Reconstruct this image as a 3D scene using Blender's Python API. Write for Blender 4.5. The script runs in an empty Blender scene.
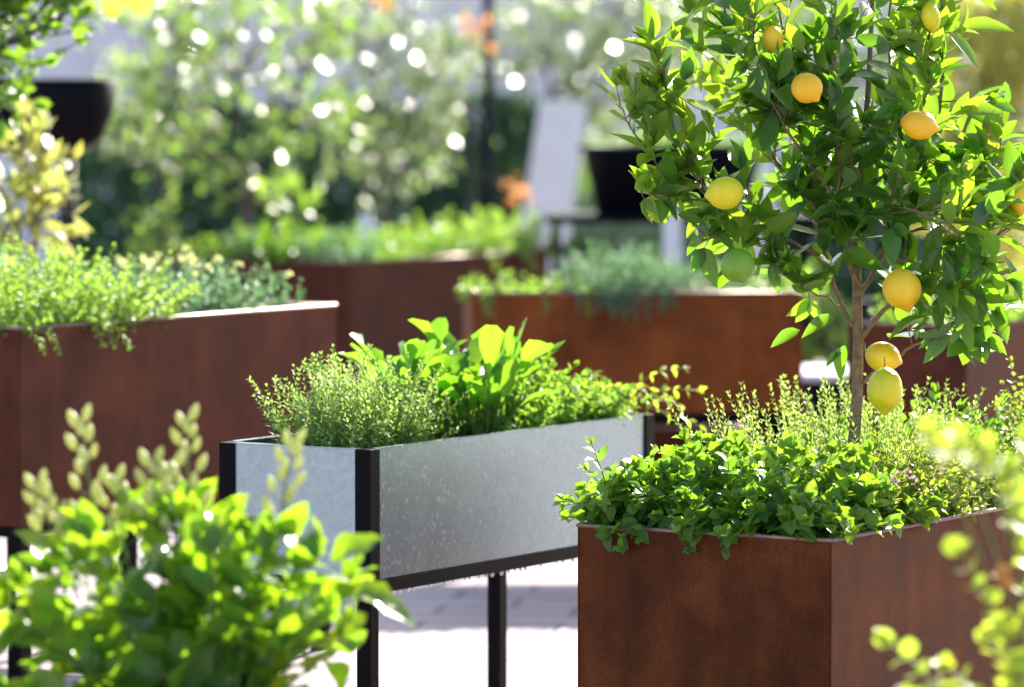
import bpy, math, random
import numpy as np
from mathutils import Vector

R = math.radians
rng = np.random.default_rng(11)
rnd = random.Random(5)
scn = bpy.context.scene
COL = scn.collection

# ------------------------------------------------------------------ camera, sky, sun, exposure
FPX = 4400.0
PITCH = math.atan((343.5 - 90.0) / FPX)
CAM_Z = 1.6
FOCUS = 9.7
cd = bpy.data.cameras.new("camera")
cam = bpy.data.objects.new("camera", cd)
COL.objects.link(cam)
cam.location = (0, 0, CAM_Z)
cam.rotation_euler = (math.pi / 2 - PITCH, 0, 0)
cd.sensor_width = 36.0
cd.lens = FPX * 36.0 / 1024.0
cd.clip_start = 0.1
cd.clip_end = 2000
cd.dof.use_dof = True
cd.dof.focus_distance = FOCUS
cd.dof.aperture_fstop = (cd.lens / 1000.0) / 0.062
scn.camera = cam

SUN_ELEV, SUN_AZ = 29.0, 25.0
world = bpy.data.worlds.new("World")
scn.world = world
world.use_nodes = True
wn = world.node_tree
for n in list(wn.nodes):
    wn.nodes.remove(n)
sky = wn.nodes.new("ShaderNodeTexSky")
sky.sky_type = 'NISHITA'
sky.sun_disc = False
sky.sun_elevation = R(SUN_ELEV)
sky.sun_rotation = R(SUN_AZ)
sky.air_density = 1.0
sky.dust_density = 1.5
bg = wn.nodes.new("ShaderNodeBackground")
bg.inputs[1].default_value = 0.10
wo = wn.nodes.new("ShaderNodeOutputWorld")
wn.links.new(sky.outputs[0], bg.inputs[0])
wn.links.new(bg.outputs[0], wo.inputs[0])

sd = bpy.data.lights.new("sun", 'SUN')
sd.energy = 5.0
sd.angle = R(0.53)
sd.color = (1.0, 0.95, 0.86)
sun = bpy.data.objects.new("sun", sd)
COL.objects.link(sun)
sdir = Vector((math.sin(R(SUN_AZ)) * math.cos(R(SUN_ELEV)), math.cos(R(SUN_AZ)) * math.cos(R(SUN_ELEV)), math.sin(R(SUN_ELEV))))
sun.rotation_euler = sdir.to_track_quat('Z', 'Y').to_euler()
sun.location = (5, 10, 8)

scn.view_settings.view_transform = 'Standard'
scn.view_settings.look = 'None'
scn.view_settings.gamma = 1.0
scn.view_settings.exposure = 1.85
scn.render.engine = 'CYCLES'
cy = scn.cycles
cy.max_bounces = 7
cy.diffuse_bounces = 4
cy.glossy_bounces = 3
cy.transmission_bounces = 4
cy.transparent_max_bounces = 6
cy.use_denoising = True
cy.sample_clamp_indirect = 6.0
cy.caustics_reflective = False
cy.caustics_refractive = False

# ------------------------------------------------------------------ camera maths
cp, sp_ = math.cos(PITCH), math.sin(PITCH)


def at(px, py, d):
    """World point seen at pixel (px, py), d metres along the view axis."""
    x = (px - 512.0) / FPX * d
    yv = -(py - 343.5) / FPX * d
    return np.array([x, d * cp + yv * sp_, CAM_Z - d * sp_ + yv * cp])


def on_z(px, py, z):
    a = at(px, py, 1.0) - np.array([0, 0, CAM_Z])
    t = (z - CAM_Z) / a[2]
    return a * t + np.array([0, 0, CAM_Z])


def depth_to_z(px, d, z):
    """Pixel column px at depth d, put at height z."""
    return np.array([(px - 512.0) / FPX * d, d, z])


def nrm(v):
    v = np.asarray(v, float)
    return v / (np.linalg.norm(v) + 1e-12)


# ------------------------------------------------------------------ object helpers
def tag(o, label=None, cat=None, group=None, kind=None):
    if label: o["label"] = label
    if cat: o["category"] = cat
    if group: o["group"] = group
    if kind: o["kind"] = kind
    return o


def empty(name, loc, label, cat, group=None, rz=0.0):
    o = bpy.data.objects.new(name, None)
    o.empty_display_size = 0.1
    COL.objects.link(o)
    o.location = tuple(float(v) for v in loc)
    o.rotation_euler = (0, 0, rz)
    tag(o, label, cat, group)
    return o


def link_mesh(name, me, mats, parent=None):
    if not isinstance(mats, (list, tuple)):
        mats = [mats]
    for m in mats:
        me.materials.append(m)
    o = bpy.data.objects.new(name, me)
    COL.objects.link(o)
    if parent is not None:
        o.parent = parent
    return o


class MB:
    """Collects vertices and faces; build() links them as one mesh object."""
    def __init__(s):
        s.v = []; s.f = []; s.m = []; s.n = 0

    def add(s, verts, faces, mi=0):
        s.v.append(np.asarray(verts, float).reshape(-1, 3))
        for f in faces:
            s.f.append([i + s.n for i in f]); s.m.append(mi)
        s.n += len(s.v[-1])

    def box(s, lo, hi, mi=0):
        x0, y0, z0 = lo; x1, y1, z1 = hi
        s.add([(x0, y0, z0), (x1, y0, z0), (x1, y1, z0), (x0, y1, z0), (x0, y0, z1), (x1, y0, z1), (x1, y1, z1), (x0, y1, z1)],
              [(0, 3, 2, 1), (4, 5, 6, 7), (0, 1, 5, 4), (1, 2, 6, 5), (2, 3, 7, 6), (3, 0, 4, 7)], mi)

    def tube(s, pts, rad, sides=6, mi=0):
        pts = np.asarray(pts, float)
        n = len(pts)
        rad = np.broadcast_to(np.asarray(rad, float), (n,))
        tan = np.gradient(pts, axis=0)
        tan /= np.linalg.norm(tan, axis=1)[:, None] + 1e-12
        ref = np.array([0.31, 0.77, 0.2]) if abs(tan[0][2]) > .8 else np.array([0, 0, 1.0])
        a = nrm(np.cross(tan[0], ref))
        vs = []
        for i in range(n):
            a = nrm(a - tan[i] * np.dot(a, tan[i]))
            b = np.cross(tan[i], a)
            for k in range(sides):
                th = 2 * math.pi * k / sides
                vs.append(pts[i] + rad[i] * (math.cos(th) * a + math.sin(th) * b))
        fs = []
        for i in range(n - 1):
            for k in range(sides):
                k2 = (k + 1) % sides
                fs.append((i * sides + k, i * sides + k2, (i + 1) * sides + k2, (i + 1) * sides + k))
        fs.append(tuple(range(sides))[::-1])
        fs.append(tuple((n - 1) * sides + k for k in range(sides)))
        s.add(vs, fs, mi)

    def lathe(s, prof, sides=24, org=(0, 0, 0), mi=0, axis=None):
        """prof: (radius, height) pairs."""
        org = np.asarray(org, float)
        if axis is None:
            X, Y, Z = np.eye(3)
        else:
            Z = nrm(axis); X = nrm(np.cross(Z, [0.3, 0.9, 0.1])); Y = np.cross(Z, X)
        vs = []
        for r, h in prof:
            for k in range(sides):
                th = 2 * math.pi * k / sides
                vs.append(org + X * r * math.cos(th) + Y * r * math.sin(th) + Z * h)
        fs = []
        for i in range(len(prof) - 1):
            for k in range(sides):
                k2 = (k + 1) % sides
                fs.append((i * sides + k, i * sides + k2, (i + 1) * sides + k2, (i + 1) * sides + k))
        s.add(vs, fs, mi)

    def build(s, name, mats, parent=None, smooth=True, bevel=0.0):
        me = bpy.data.meshes.new(name)
        vs = np.concatenate(s.v)
        me.from_pydata([tuple(v) for v in vs], [], s.f)
        me.polygons.foreach_set("material_index", s.m)
        if smooth:
            me.polygons.foreach_set("use_smooth", [True] * len(s.f))
        me.update()
        o = link_mesh(name, me, mats, parent)
        if bevel:
            b = o.modifiers.new("edge", 'BEVEL'); b.width = bevel; b.segments = 2; b.limit_method = 'ANGLE'
        return o


# ------------------------------------------------------------------ leaves
def template(shape, S, fold, curl, wave=0.0, seed=0):
    r = np.random.default_rng(seed)
    t = np.linspace(0, 1, S + 1)
    if shape == 'ovate': w = np.sin(math.pi * t ** 0.78) ** 0.8
    elif shape == 'round': w = np.sqrt(np.clip(1 - (2 * t - 1) ** 2, 0, 1)) ** 0.9
    elif shape == 'lance': w = np.sin(math.pi * t ** 0.9) ** 1.0
    elif shape == 'spoon': w = np.clip(0.10 + 0.95 * np.clip((t - .22) / .78, 0, 1) ** .8, 0, 1) * np.sqrt(np.clip(1 - ((t - .62) / .40).clip(0, 1) ** 2.4, 0, 1))
    elif shape == 'strap': w = (0.6 + .4 * t) * np.clip((1 - t) * 4, 0, 1) ** .7
    elif shape == 'kale': w = np.clip(0.12 + 1.0 * np.clip((t - .2) / .8, 0, 1) ** .6, 0, 1) * np.sqrt(np.clip(1 - ((t - .6) / .41).clip(0, 1) ** 2.2, 0, 1))
    w = np.maximum(w * 0.5, 0.008)
    zc = -curl * t ** 2
    v = np.zeros((3 * (S + 1), 3)); uv = np.zeros((3 * (S + 1), 2)); zf = np.zeros(3 * (S + 1))
    for i in range(S + 1):
        for k, sg in enumerate((-1, 0, 1)):
            j = 3 * i + k
            ww = w[i] * (1 + (wave * .5 * r.uniform(-1, 1) if sg else 0))
            v[j] = (sg * ww, t[i], zc[i])
            zf[j] = (fold * ww if sg else 0) + (wave * ww * r.uniform(-1, 1) if sg else 0)
            uv[j] = ((k) / 2.0, t[i])
    f = []
    for i in range(S):
        a = 3 * i
        f += [(a, a + 1, a + 4, a + 3), (a + 1, a + 2, a + 5, a + 4)]
    return v, zf, np.array(f), uv


class Leaves:
    def __init__(s, shape='ovate', S=4, fold=.35, curl=.18, wave=.1, variants=4):
        s.T = [template(shape, S, fold * (0.5 + .35 * k), curl * (-.3 + .6 * k), wave, k + 3) for k in range(variants)]
        s.rows = []

    def add(s, p, d, n, ln, wd):
        s.rows.append((p[0], p[1], p[2], d[0], d[1], d[2], n[0], n[1], n[2], ln, wd))

    def build(s, name, mat, parent=None, org=(0, 0, 0)):
        A = np.array(s.rows, float)
        P = A[:, 0:3] - np.asarray(org)
        D = A[:, 3:6]; D = D / np.linalg.norm(D, axis=1)[:, None]
        N = A[:, 6:9]; N = N - D * np.sum(N * D, axis=1)[:, None]
        N = N / (np.linalg.norm(N, axis=1)[:, None] + 1e-9)
        Sd = np.cross(D, N)
        ln, wd = A[:, 9], A[:, 10]
        which = rng.integers(0, len(s.T), len(A))
        VV, FF, UU, base = [], [], [], 0
        for k, (v, zf, f, uv) in enumerate(s.T):
            m = which == k
            if not m.any(): continue
            c = int(m.sum())
            V = (P[m][:, None, :] + v[None, :, 0:1] * (wd[m][:, None, None] * Sd[m][:, None, :])
                 + v[None, :, 1:2] * (ln[m][:, None, None] * D[m][:, None, :])
                 + (v[None, :, 2:3] * ln[m][:, None, None] + zf[None, :, None] * wd[m][:, None, None]) * N[m][:, None, :])
            nv = len(v)
            F = f[None] + (np.arange(c) * nv)[:, None, None] + base
            VV.append(V.reshape(-1, 3)); FF.append(F.reshape(-1, 4)); UU.append(np.tile(uv, (c, 1)))
            base += c * nv
        V = np.concatenate(VV); F = np.concatenate(FF); U = np.concatenate(UU)
        me = bpy.data.meshes.new(name)
        me.vertices.add(len(V)); me.vertices.foreach_set("co", V.ravel())
        me.loops.add(F.size); me.loops.foreach_set("vertex_index", F.ravel().astype(np.int32))
        me.polygons.add(len(F))
        me.polygons.foreach_set("loop_start", (np.arange(len(F)) * 4).astype(np.int32))
        me.polygons.foreach_set("loop_total", np.full(len(F), 4, np.int32))
        me.update(calc_edges=True)
        me.polygons.foreach_set("use_smooth", np.ones(len(F), bool))
        ul = me.uv_layers.new(name="UVMap")
        ul.data.foreach_set("uv", U[F.ravel()].ravel())
        me.update()
        return link_mesh(name, me, mat, parent)


def curve(p0, d0, length, nseg=6, pull=(0, 0, 0), jit=.08):
    p = np.asarray(p0, float).copy(); d = nrm(d0)
    pts = [p.copy()]
    pull = np.asarray(pull, float)
    for i in range(nseg):
        d = nrm(d + pull / nseg + rng.normal(0, jit, 3))
        p = p + d * length / nseg
        pts.append(p.copy())
    return np.array(pts)


def poly_at(pts, t):
    """point and tangent at fraction t of a polyline's points."""
    x = t * (len(pts) - 1); i = min(int(x), len(pts) - 2); f = x - i
    return pts[i] * (1 - f) + pts[i + 1] * f, nrm(pts[i + 1] - pts[i])


def leaf_stem(L, pts, start=.2, step=.02, mode='opp', ang=60, ln=.02, wr=.5, tip=.5, up=.3, jit=.25, grow=0.0, terminal=True, bias=(0, 0, 0)):
    seg = np.linalg.norm(np.diff(pts, axis=0), axis=1).sum()
    n = max(1, int(seg * (1 - start) / step))
    phi = rng.uniform(0, 6.28)
    for i in range(n + 1):
        t = start + (1 - start) * i / n
        p, a = poly_at(pts, t)
        x = nrm(np.cross(a, [0.2, 0.1, 1.0])); y = np.cross(a, x)
        s = (1 - (1 - tip) * max(0, (t - start) / (1 - start + 1e-6)) ** 1.5) * (1 - grow + grow * min(1, t * 1.5))
        phis = (phi, phi + math.pi) if mode == 'opp' else (phi,)
        for ph in phis:
            perp = math.cos(ph) * x + math.sin(ph) * y
            an = R(ang + rng.normal(0, 12)) * (1 - .4 * t)
            d = nrm(math.cos(an) * a + math.sin(an) * perp + np.array([0, 0, up * rng.uniform(.2, 1)]) + rng.normal(0, jit * .4, 3))
            nn = np.array([0, 0, 1.0]) + .5 * a - .2 * perp + rng.normal(0, jit, 3) + np.asarray(bias)
            l = ln * s * rng.uniform(.75, 1.2)
            L.add(p, d, nn, l, l * wr * rng.uniform(.85, 1.15))
        phi += math.pi / 2 if mode == 'opp' else 2.4
    if terminal:
        p, a = pts[-1], nrm(pts[-1] - pts[-2])
        for k in range(2):
            l = ln * tip * rng.uniform(.7, 1.0)
            L.add(p, nrm(a + rng.normal(0, .3, 3)), rng.normal(0, 1, 3) + np.array([0, 0, .6]), l, l * wr)


# ------------------------------------------------------------------ materials
def new_mat(name):
    m = bpy.data.materials.new(name); m.use_nodes = True
    nt = m.node_tree
    for n in list(nt.nodes): nt.nodes.remove(n)
    out = nt.nodes.new("ShaderNodeOutputMaterial")
    return m, nt, out


def N(nt, typ, **kw):
    n = nt.nodes.new(typ)
    for k, v in kw.items():
        if k in ('operation', 'blend_type', 'data_type', 'noise_dimensions', 'feature', 'distance'): setattr(n, k, v)
        else: n.inputs[k.replace('_', ' ')].default_value = v
    return n


def ramp(nt, stops):
    r = nt.nodes.new("ShaderNodeValToRGB")
    e = r.color_ramp.elements
    e[0].position, e[0].color = stops[0][0], (*stops[0][1], 1)
    e[1].position, e[1].color = stops[-1][0], (*stops[-1][1], 1)
    for p, c in stops[1:-1]:
        x = e.new(p); x.color = (*c, 1)
    return r


def leaf_mat(name, cols, trans, tmix=.45, rough=.35, vein=.35, spec=.5, vfreq=9, wet=0.0):
    """cols: three leaf colours picked leaf by leaf; trans: colour of the light that passes through."""
    m, nt, out = new_mat(name)
    g = nt.nodes.new("ShaderNodeNewGeometry")
    rp = ramp(nt, [(0, cols[0]), (.5, cols[1]), (1, cols[2])])
    nt.links.new(g.outputs["Random Per Island"], rp.inputs[0])
    uv = nt.nodes.new("ShaderNodeUVMap")
    sep = nt.nodes.new("ShaderNodeSeparateXYZ"); nt.links.new(uv.outputs[0], sep.inputs[0])
    a = N(nt, "ShaderNodeMath", operation='SUBTRACT'); a.inputs[1].default_value = .5
    nt.links.new(sep.outputs[0], a.inputs[0])
    ab = N(nt, "ShaderNodeMath", operation='ABSOLUTE'); nt.links.new(a.outputs[0], ab.inputs[0])
    mid = N(nt, "ShaderNodeMapRange"); mid.inputs[1].default_value = .015; mid.inputs[2].default_value = .05; mid.inputs[3].default_value = 1; mid.inputs[4].default_value = 0
    nt.links.new(ab.outputs[0], mid.inputs[0])
    # side veins: stripes of (v - |u|)
    s1 = N(nt, "ShaderNodeMath", operation='SUBTRACT'); nt.links.new(sep.outputs[1], s1.inputs[0])
    hx = N(nt, "ShaderNodeMath", operation='MULTIPLY'); hx.inputs[1].default_value = .5; nt.links.new(ab.outputs[0], hx.inputs[0])
    nt.links.new(hx.outputs[0], s1.inputs[1])
    s2 = N(nt, "ShaderNodeMath", operation='MULTIPLY'); s2.inputs[1].default_value = vfreq; nt.links.new(s1.outputs[0], s2.inputs[0])
    s3 = N(nt, "ShaderNodeMath", operation='PINGPONG'); s3.inputs[1].default_value = .5; nt.links.new(s2.outputs[0], s3.inputs[0])
    sv = N(nt, "ShaderNodeMapRange"); sv.inputs[1].default_value = .0; sv.inputs[2].default_value = .12; sv.inputs[3].default_value = .6; sv.inputs[4].default_value = 0
    nt.links.new(s3.outputs[0], sv.inputs[0])
    mx = N(nt, "ShaderNodeMath", operation='MAXIMUM'); nt.links.new(mid.outputs[0], mx.inputs[0]); nt.links.new(sv.outputs[0], mx.inputs[1])
    vs = N(nt, "ShaderNodeMath", operation='MULTIPLY'); vs.inputs[1].default_value = vein; nt.links.new(mx.outputs[0], vs.inputs[0])
    mixc = N(nt, "ShaderNodeMixRGB"); mixc.inputs[2].default_value = (*[min(1, c * 1.9 + .05) for c in cols[1]], 1)
    nt.links.new(vs.outputs[0], mixc.inputs[0]); nt.links.new(rp.outputs[0], mixc.inputs[1])
    # paler underside
    bk = N(nt, "ShaderNodeMixRGB"); bk.inputs[2].default_value = (*[min(1, c * 1.3 + .03) for c in cols[1]], 1)
    bf = N(nt, "ShaderNodeMath", operation='MULTIPLY'); bf.inputs[1].default_value = .55
    nt.links.new(g.outputs["Backfacing"], bf.inputs[0]); nt.links.new(bf.outputs[0], bk.inputs[0]); nt.links.new(mixc.outputs[0], bk.inputs[1])
    p = N(nt, "ShaderNodeBsdfPrincipled", Roughness=rough)
    p.inputs["Specular IOR Level"].default_value = spec
    p.inputs["Coat Weight"].default_value = wet; p.inputs["Coat Roughness"].default_value = .12
    nt.links.new(bk.outputs[0], p.inputs["Base Color"])
    bmp = N(nt, "ShaderNodeBump", Strength=.35, Distance=.002); bmp.inputs["Height"].default_value = 0
    nt.links.new(mx.outputs[0], bmp.inputs["Height"]); nt.links.new(bmp.outputs[0], p.inputs["Normal"])
    tr = nt.nodes.new("ShaderNodeBsdfTranslucent")
    tc = N(nt, "ShaderNodeMixRGB", blend_type='MULTIPLY'); tc.inputs[0].default_value = 1; tc.inputs[1].default_value = (*trans, 1)
    vr = ramp(nt, [(0, (1.15, 1.15, 1.0)), (.5, (.85, .95, .8)), (1, (1.1, .95, .7))])
    r2 = N(nt, "ShaderNodeMath", operation='FRACT'); r1 = N(nt, "ShaderNodeMath", operation='MULTIPLY'); r1.inputs[1].default_value = 7.31
    nt.links.new(g.outputs["Random Per Island"], r1.inputs[0]); nt.links.new(r1.outputs[0], r2.inputs[0]); nt.links.new(r2.outputs[0], vr.inputs[0])
    vd = N(nt, "ShaderNodeMixRGB", blend_type='MULTIPLY'); vd.inputs[2].default_value = (.55, .6, .4, 1)
    nt.links.new(vs.outputs[0], vd.inputs[0]); nt.links.new(vr.outputs[0], vd.inputs[1])
    nt.links.new(vd.outputs[0], tc.inputs[2]); nt.links.new(tc.outputs[0], tr.inputs[0])
    ms = nt.nodes.new("ShaderNodeMixShader"); ms.inputs[0].default_value = tmix
    nt.links.new(p.outputs[0], ms.inputs[1]); nt.links.new(tr.outputs[0], ms.inputs[2]); nt.links.new(ms.outputs[0], out.inputs[0])
    return m


def simple_mat(name, col, rough=.5, metal=0.0, noise=.0, scale=20, bump=0.0, spec=.5, col2=None, trans=None, tmix=0.3):
    m, nt, out = new_mat(name)
    p = N(nt, "ShaderNodeBsdfPrincipled", Roughness=rough, Metallic=metal)
    p.inputs["Specular IOR Level"].default_value = spec
    tc = nt.nodes.new("ShaderNodeTexCoord")
    nz = N(nt, "ShaderNodeTexNoise", Scale=scale, Detail=6.0, Roughness=.6)
    nt.links.new(tc.outputs["Object"], nz.inputs["Vector"])
    c2 = col2 or tuple(c * (1 - noise) for c in col)
    rp = ramp(nt, [(.35, c2), (.65, col)])
    nt.links.new(nz.outputs[0], rp.inputs[0]); nt.links.new(rp.outputs[0], p.inputs["Base Color"])
    if bump:
        b = N(nt, "ShaderNodeBump", Strength=bump, Distance=.01)
        nt.links.new(nz.outputs[0], b.inputs["Height"]); nt.links.new(b.outputs[0], p.inputs["Normal"])
    if trans:
        tr = nt.nodes.new("ShaderNodeBsdfTranslucent"); tr.inputs[0].default_value = (*trans, 1)
        ms = nt.nodes.new("ShaderNodeMixShader"); ms.inputs[0].default_value = tmix
        nt.links.new(p.outputs[0], ms.inputs[1]); nt.links.new(tr.outputs[0], ms.inputs[2]); nt.links.new(ms.outputs[0], out.inputs[0])
    else:
        nt.links.new(p.outputs[0], out.inputs[0])
    return m


def rust_mat(name, a, b, c, seed=0.0):
    m, nt, out = new_mat(name)
    tc = nt.nodes.new("ShaderNodeTexCoord")
    mp = nt.nodes.new("ShaderNodeMapping"); mp.inputs["Location"].default_value = (seed, seed * .7, 0)
    nt.links.new(tc.outputs["Object"], mp.inputs[0])
    mp2 = nt.nodes.new("ShaderNodeMapping"); mp2.inputs["Scale"].default_value = (1, 1, .12); mp2.inputs["Location"].default_value = (seed, 0, 0)
    nt.links.new(tc.outputs["Object"], mp2.inputs[0])
    n1 = N(nt, "ShaderNodeTexNoise", Scale=5.5, Detail=9.0, Roughness=.62); nt.links.new(mp.outputs[0], n1.inputs["Vector"])
    n2 = N(nt, "ShaderNodeTexNoise", Scale=230.0, Detail=3.0, Roughness=.6); nt.links.new(mp.outputs[0], n2.inputs["Vector"])
    n3 = N(nt, "ShaderNodeTexNoise", Scale=22.0, Detail=4.0, Roughness=.6); nt.links.new(mp2.outputs[0], n3.inputs["Vector"])
    r = ramp(nt, [(.36, a), (.5, b), (.66, c)])
    s = N(nt, "ShaderNodeMixRGB"); s.inputs[0].default_value = .22
    nt.links.new(n1.outputs[0], s.inputs[1]); nt.links.new(n3.outputs[0], s.inputs[2]); nt.links.new(s.outputs[0], r.inputs[0])
    g = ramp(nt, [(.3, (.5, .5, .5)), (.7, (1.5, 1.45, 1.4))]); nt.links.new(n2.outputs[0], g.inputs[0])
    mu = N(nt, "ShaderNodeMixRGB", blend_type='MULTIPLY'); mu.inputs[0].default_value = .75
    nt.links.new(r.outputs[0], mu.inputs[1]); nt.links.new(g.outputs[0], mu.inputs[2])
    p = N(nt, "ShaderNodeBsdfPrincipled", Roughness=.5); p.inputs["Specular IOR Level"].default_value = .06
    nt.links.new(mu.outputs[0], p.inputs["Base Color"])
    rr = N(nt, "ShaderNodeMapRange"); rr.inputs[3].default_value = .38; rr.inputs[4].default_value = .68
    nt.links.new(n1.outputs[0], rr.inputs[0]); nt.links.new(rr.outputs[0], p.inputs["Roughness"])
    bp = N(nt, "ShaderNodeBump", Strength=.25, Distance=.002); nt.links.new(n2.outputs[0], bp.inputs["Height"]); nt.links.new(bp.outputs[0], p.inputs["Normal"])
    nt.links.new(p.outputs[0], out.inputs[0])
    return m


def galv_mat():
    m, nt, out = new_mat("galvanised_steel")
    tc = nt.nodes.new("ShaderNodeTexCoord")
    v = N(nt, "ShaderNodeTexVoronoi", Scale=75.0); nt.links.new(tc.outputs["Object"], v.inputs["Vector"])
    n1 = N(nt, "ShaderNodeTexNoise", Scale=6.0, Detail=6.0); nt.links.new(tc.outputs["Object"], n1.inputs["Vector"])
    # dried drips: small spots and short vertical runs
    mp = nt.nodes.new("ShaderNodeMapping"); mp.inputs["Scale"].default_value = (1, 1, .7); nt.links.new(tc.outputs["Object"], mp.inputs[0])
    sp = N(nt, "ShaderNodeTexNoise", Scale=105.0, Detail=2.0, Roughness=.5); nt.links.new(mp.outputs[0], sp.inputs["Vector"])
    spr = ramp(nt, [(.62, (0, 0, 0)), (.74, (1, 1, 1))]); nt.links.new(sp.outputs[0], spr.inputs[0])
    c = ramp(nt, [(.0, (.29, .38, .41)), (1, (.37, .46, .50))]); nt.links.new(v.outputs["Color"], c.inputs[0])
    c2 = N(nt, "ShaderNodeMixRGB"); c2.inputs[2].default_value = (.85, .86, .9, 1)
    k = N(nt, "ShaderNodeMath", operation='MULTIPLY'); k.inputs[1].default_value = .15; nt.links.new(spr.outputs[0], k.inputs[0])
    nt.links.new(k.outputs[0], c2.inputs[0]); nt.links.new(c.outputs[0], c2.inputs[1])
    p = N(nt, "ShaderNodeBsdfPrincipled", Roughness=.3, Metallic=.62)
    nt.links.new(c2.outputs[0], p.inputs["Base Color"])
    rr = N(nt, "ShaderNodeMapRange"); rr.inputs[3].default_value = .20; rr.inputs[4].default_value = .34
    nt.links.new(n1.outputs[0], rr.inputs[0])
    ra = N(nt, "ShaderNodeMath", operation='ADD'); nt.links.new(rr.outputs[0], ra.inputs[0])
    k2 = N(nt, "ShaderNodeMath", operation='MULTIPLY'); k2.inputs[1].default_value = .3; nt.links.new(spr.outputs[0], k2.inputs[0]); nt.links.new(k2.outputs[0], ra.inputs[1])
    nt.links.new(ra.outputs[0], p.inputs["Roughness"])
    mi = N(nt, "ShaderNodeMath", operation='MULTIPLY_ADD'); mi.inputs[1].default_value = -.1; mi.inputs[2].default_value = .62
    nt.links.new(spr.outputs[0], mi.inputs[0]); nt.links.new(mi.outputs[0], p.inputs["Metallic"])
    bp = N(nt, "ShaderNodeBump", Strength=.05, Distance=.001); nt.links.new(v.outputs["Color"], bp.inputs["Height"]); nt.links.new(bp.outputs[0], p.inputs["Normal"])
    nt.links.new(p.outputs[0], out.inputs[0])
    return m


def paver_mat():
    m, nt, out = new_mat("clay_pavers")
    tc = nt.nodes.new("ShaderNodeTexCoord")
    mp = nt.nodes.new("ShaderNodeMapping"); mp.inputs["Rotation"].default_value = (0, 0, R(8))
    nt.links.new(tc.outputs["Object"], mp.inputs[0])
    b = N(nt, "ShaderNodeTexBrick", Scale=1.0)
    b.inputs["Brick Width"].default_value = .42; b.inputs["Row Height"].default_value = .21
    b.inputs["Mortar Size"].default_value = .012; b.inputs["Color1"].default_value = (.33, .23, .23, 1)
    b.inputs["Color2"].default_value = (.43, .35, .35, 1); b.inputs["Mortar"].default_value = (.10, .09, .11, 1)
    nt.links.new(mp.outputs[0], b.inputs["Vector"])
    n1 = N(nt, "ShaderNodeTexNoise", Scale=1.7, Detail=8.0, Roughness=.65); nt.links.new(tc.outputs["Object"], n1.inputs["Vector"])
    r = ramp(nt, [(.3, (.75, .72, .75)), (.7, (1.1, 1.08, 1.08))]); nt.links.new(n1.outputs[0], r.inputs[0])
    mu = N(nt, "ShaderNodeMixRGB", blend_type='MULTIPLY'); mu.inputs[0].default_value = 1
    nt.links.new(b.outputs[0], mu.inputs[1]); nt.links.new(r.outputs[0], mu.inputs[2])
    p = N(nt, "ShaderNodeBsdfPrincipled", Roughness=.6); nt.links.new(mu.outputs[0], p.inputs["Base Color"])
    bp = N(nt, "ShaderNodeBump", Strength=.5, Distance=.006); bp.invert = True
    nt.links.new(b.outputs["Fac"], bp.inputs["Height"]); nt.links.new(bp.outputs[0], p.inputs["Normal"])
    nt.links.new(p.outputs[0], out.inputs[0])
    return m


M = {}
M['rust'] = rust_mat("rusted_steel", (.058, .018, .007), (.098, .029, .010), (.165, .050, .014))
M['rust_red'] = rust_mat("rusted_steel_reddish", (.064, .021, .013), (.096, .030, .018), (.135, .042, .022), 3.1)
M['rust_orange'] = rust_mat("rusted_steel_orange", (.12, .035, .012), (.19, .055, .016), (.27, .08, .02), 7.7)
M['rust_dark'] = rust_mat("rusted_steel_dark", (.055, .018, .011), (.08, .025, .015), (.11, .035, .02), 5.3)
M['rim'] = simple_mat("lit_steel_edge", (.32, .22, .18), .38, metal=.6, noise=.35, scale=30)  # paler than the rust, so the sunlit rim highlight is in the colour
M['galv'] = galv_mat()
M['black'] = simple_mat("black_painted_steel", (.005, .005, .007), .45, noise=.4, scale=60, bump=.1, spec=.06)
M['black_plastic'] = simple_mat("black_plastic", (.006, .008, .016), .6, noise=.3, spec=.1)
M['white_paint'] = simple_mat("white_paint", (.78, .78, .8), .5, noise=.1)
M['soil'] = simple_mat("potting_soil", (.055, .036, .024), .95, noise=.75, scale=45, bump=1.0)
M['bark'] = simple_mat("bark", (.30, .21, .13), .8, noise=.5, scale=55, bump=.8)
M['bark_dark'] = simple_mat("bark_dark", (.10, .075, .065), .85, noise=.45, scale=30, bump=.6)
M['stem'] = simple_mat("green_stem", (.14, .20, .05), .5, noise=.3, trans=(.3, .4, .08), tmix=.2)
M['stem_red'] = simple_mat("reddish_stem", (.22, .12, .05), .5, noise=.3)
M['paver'] = paver_mat()
M['water'] = simple_mat("water_drops", (.9, .92, .95), .05, spec=1.0)
M['water'].node_tree.nodes["Principled BSDF"].inputs["Transmission Weight"].default_value = .35

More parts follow.
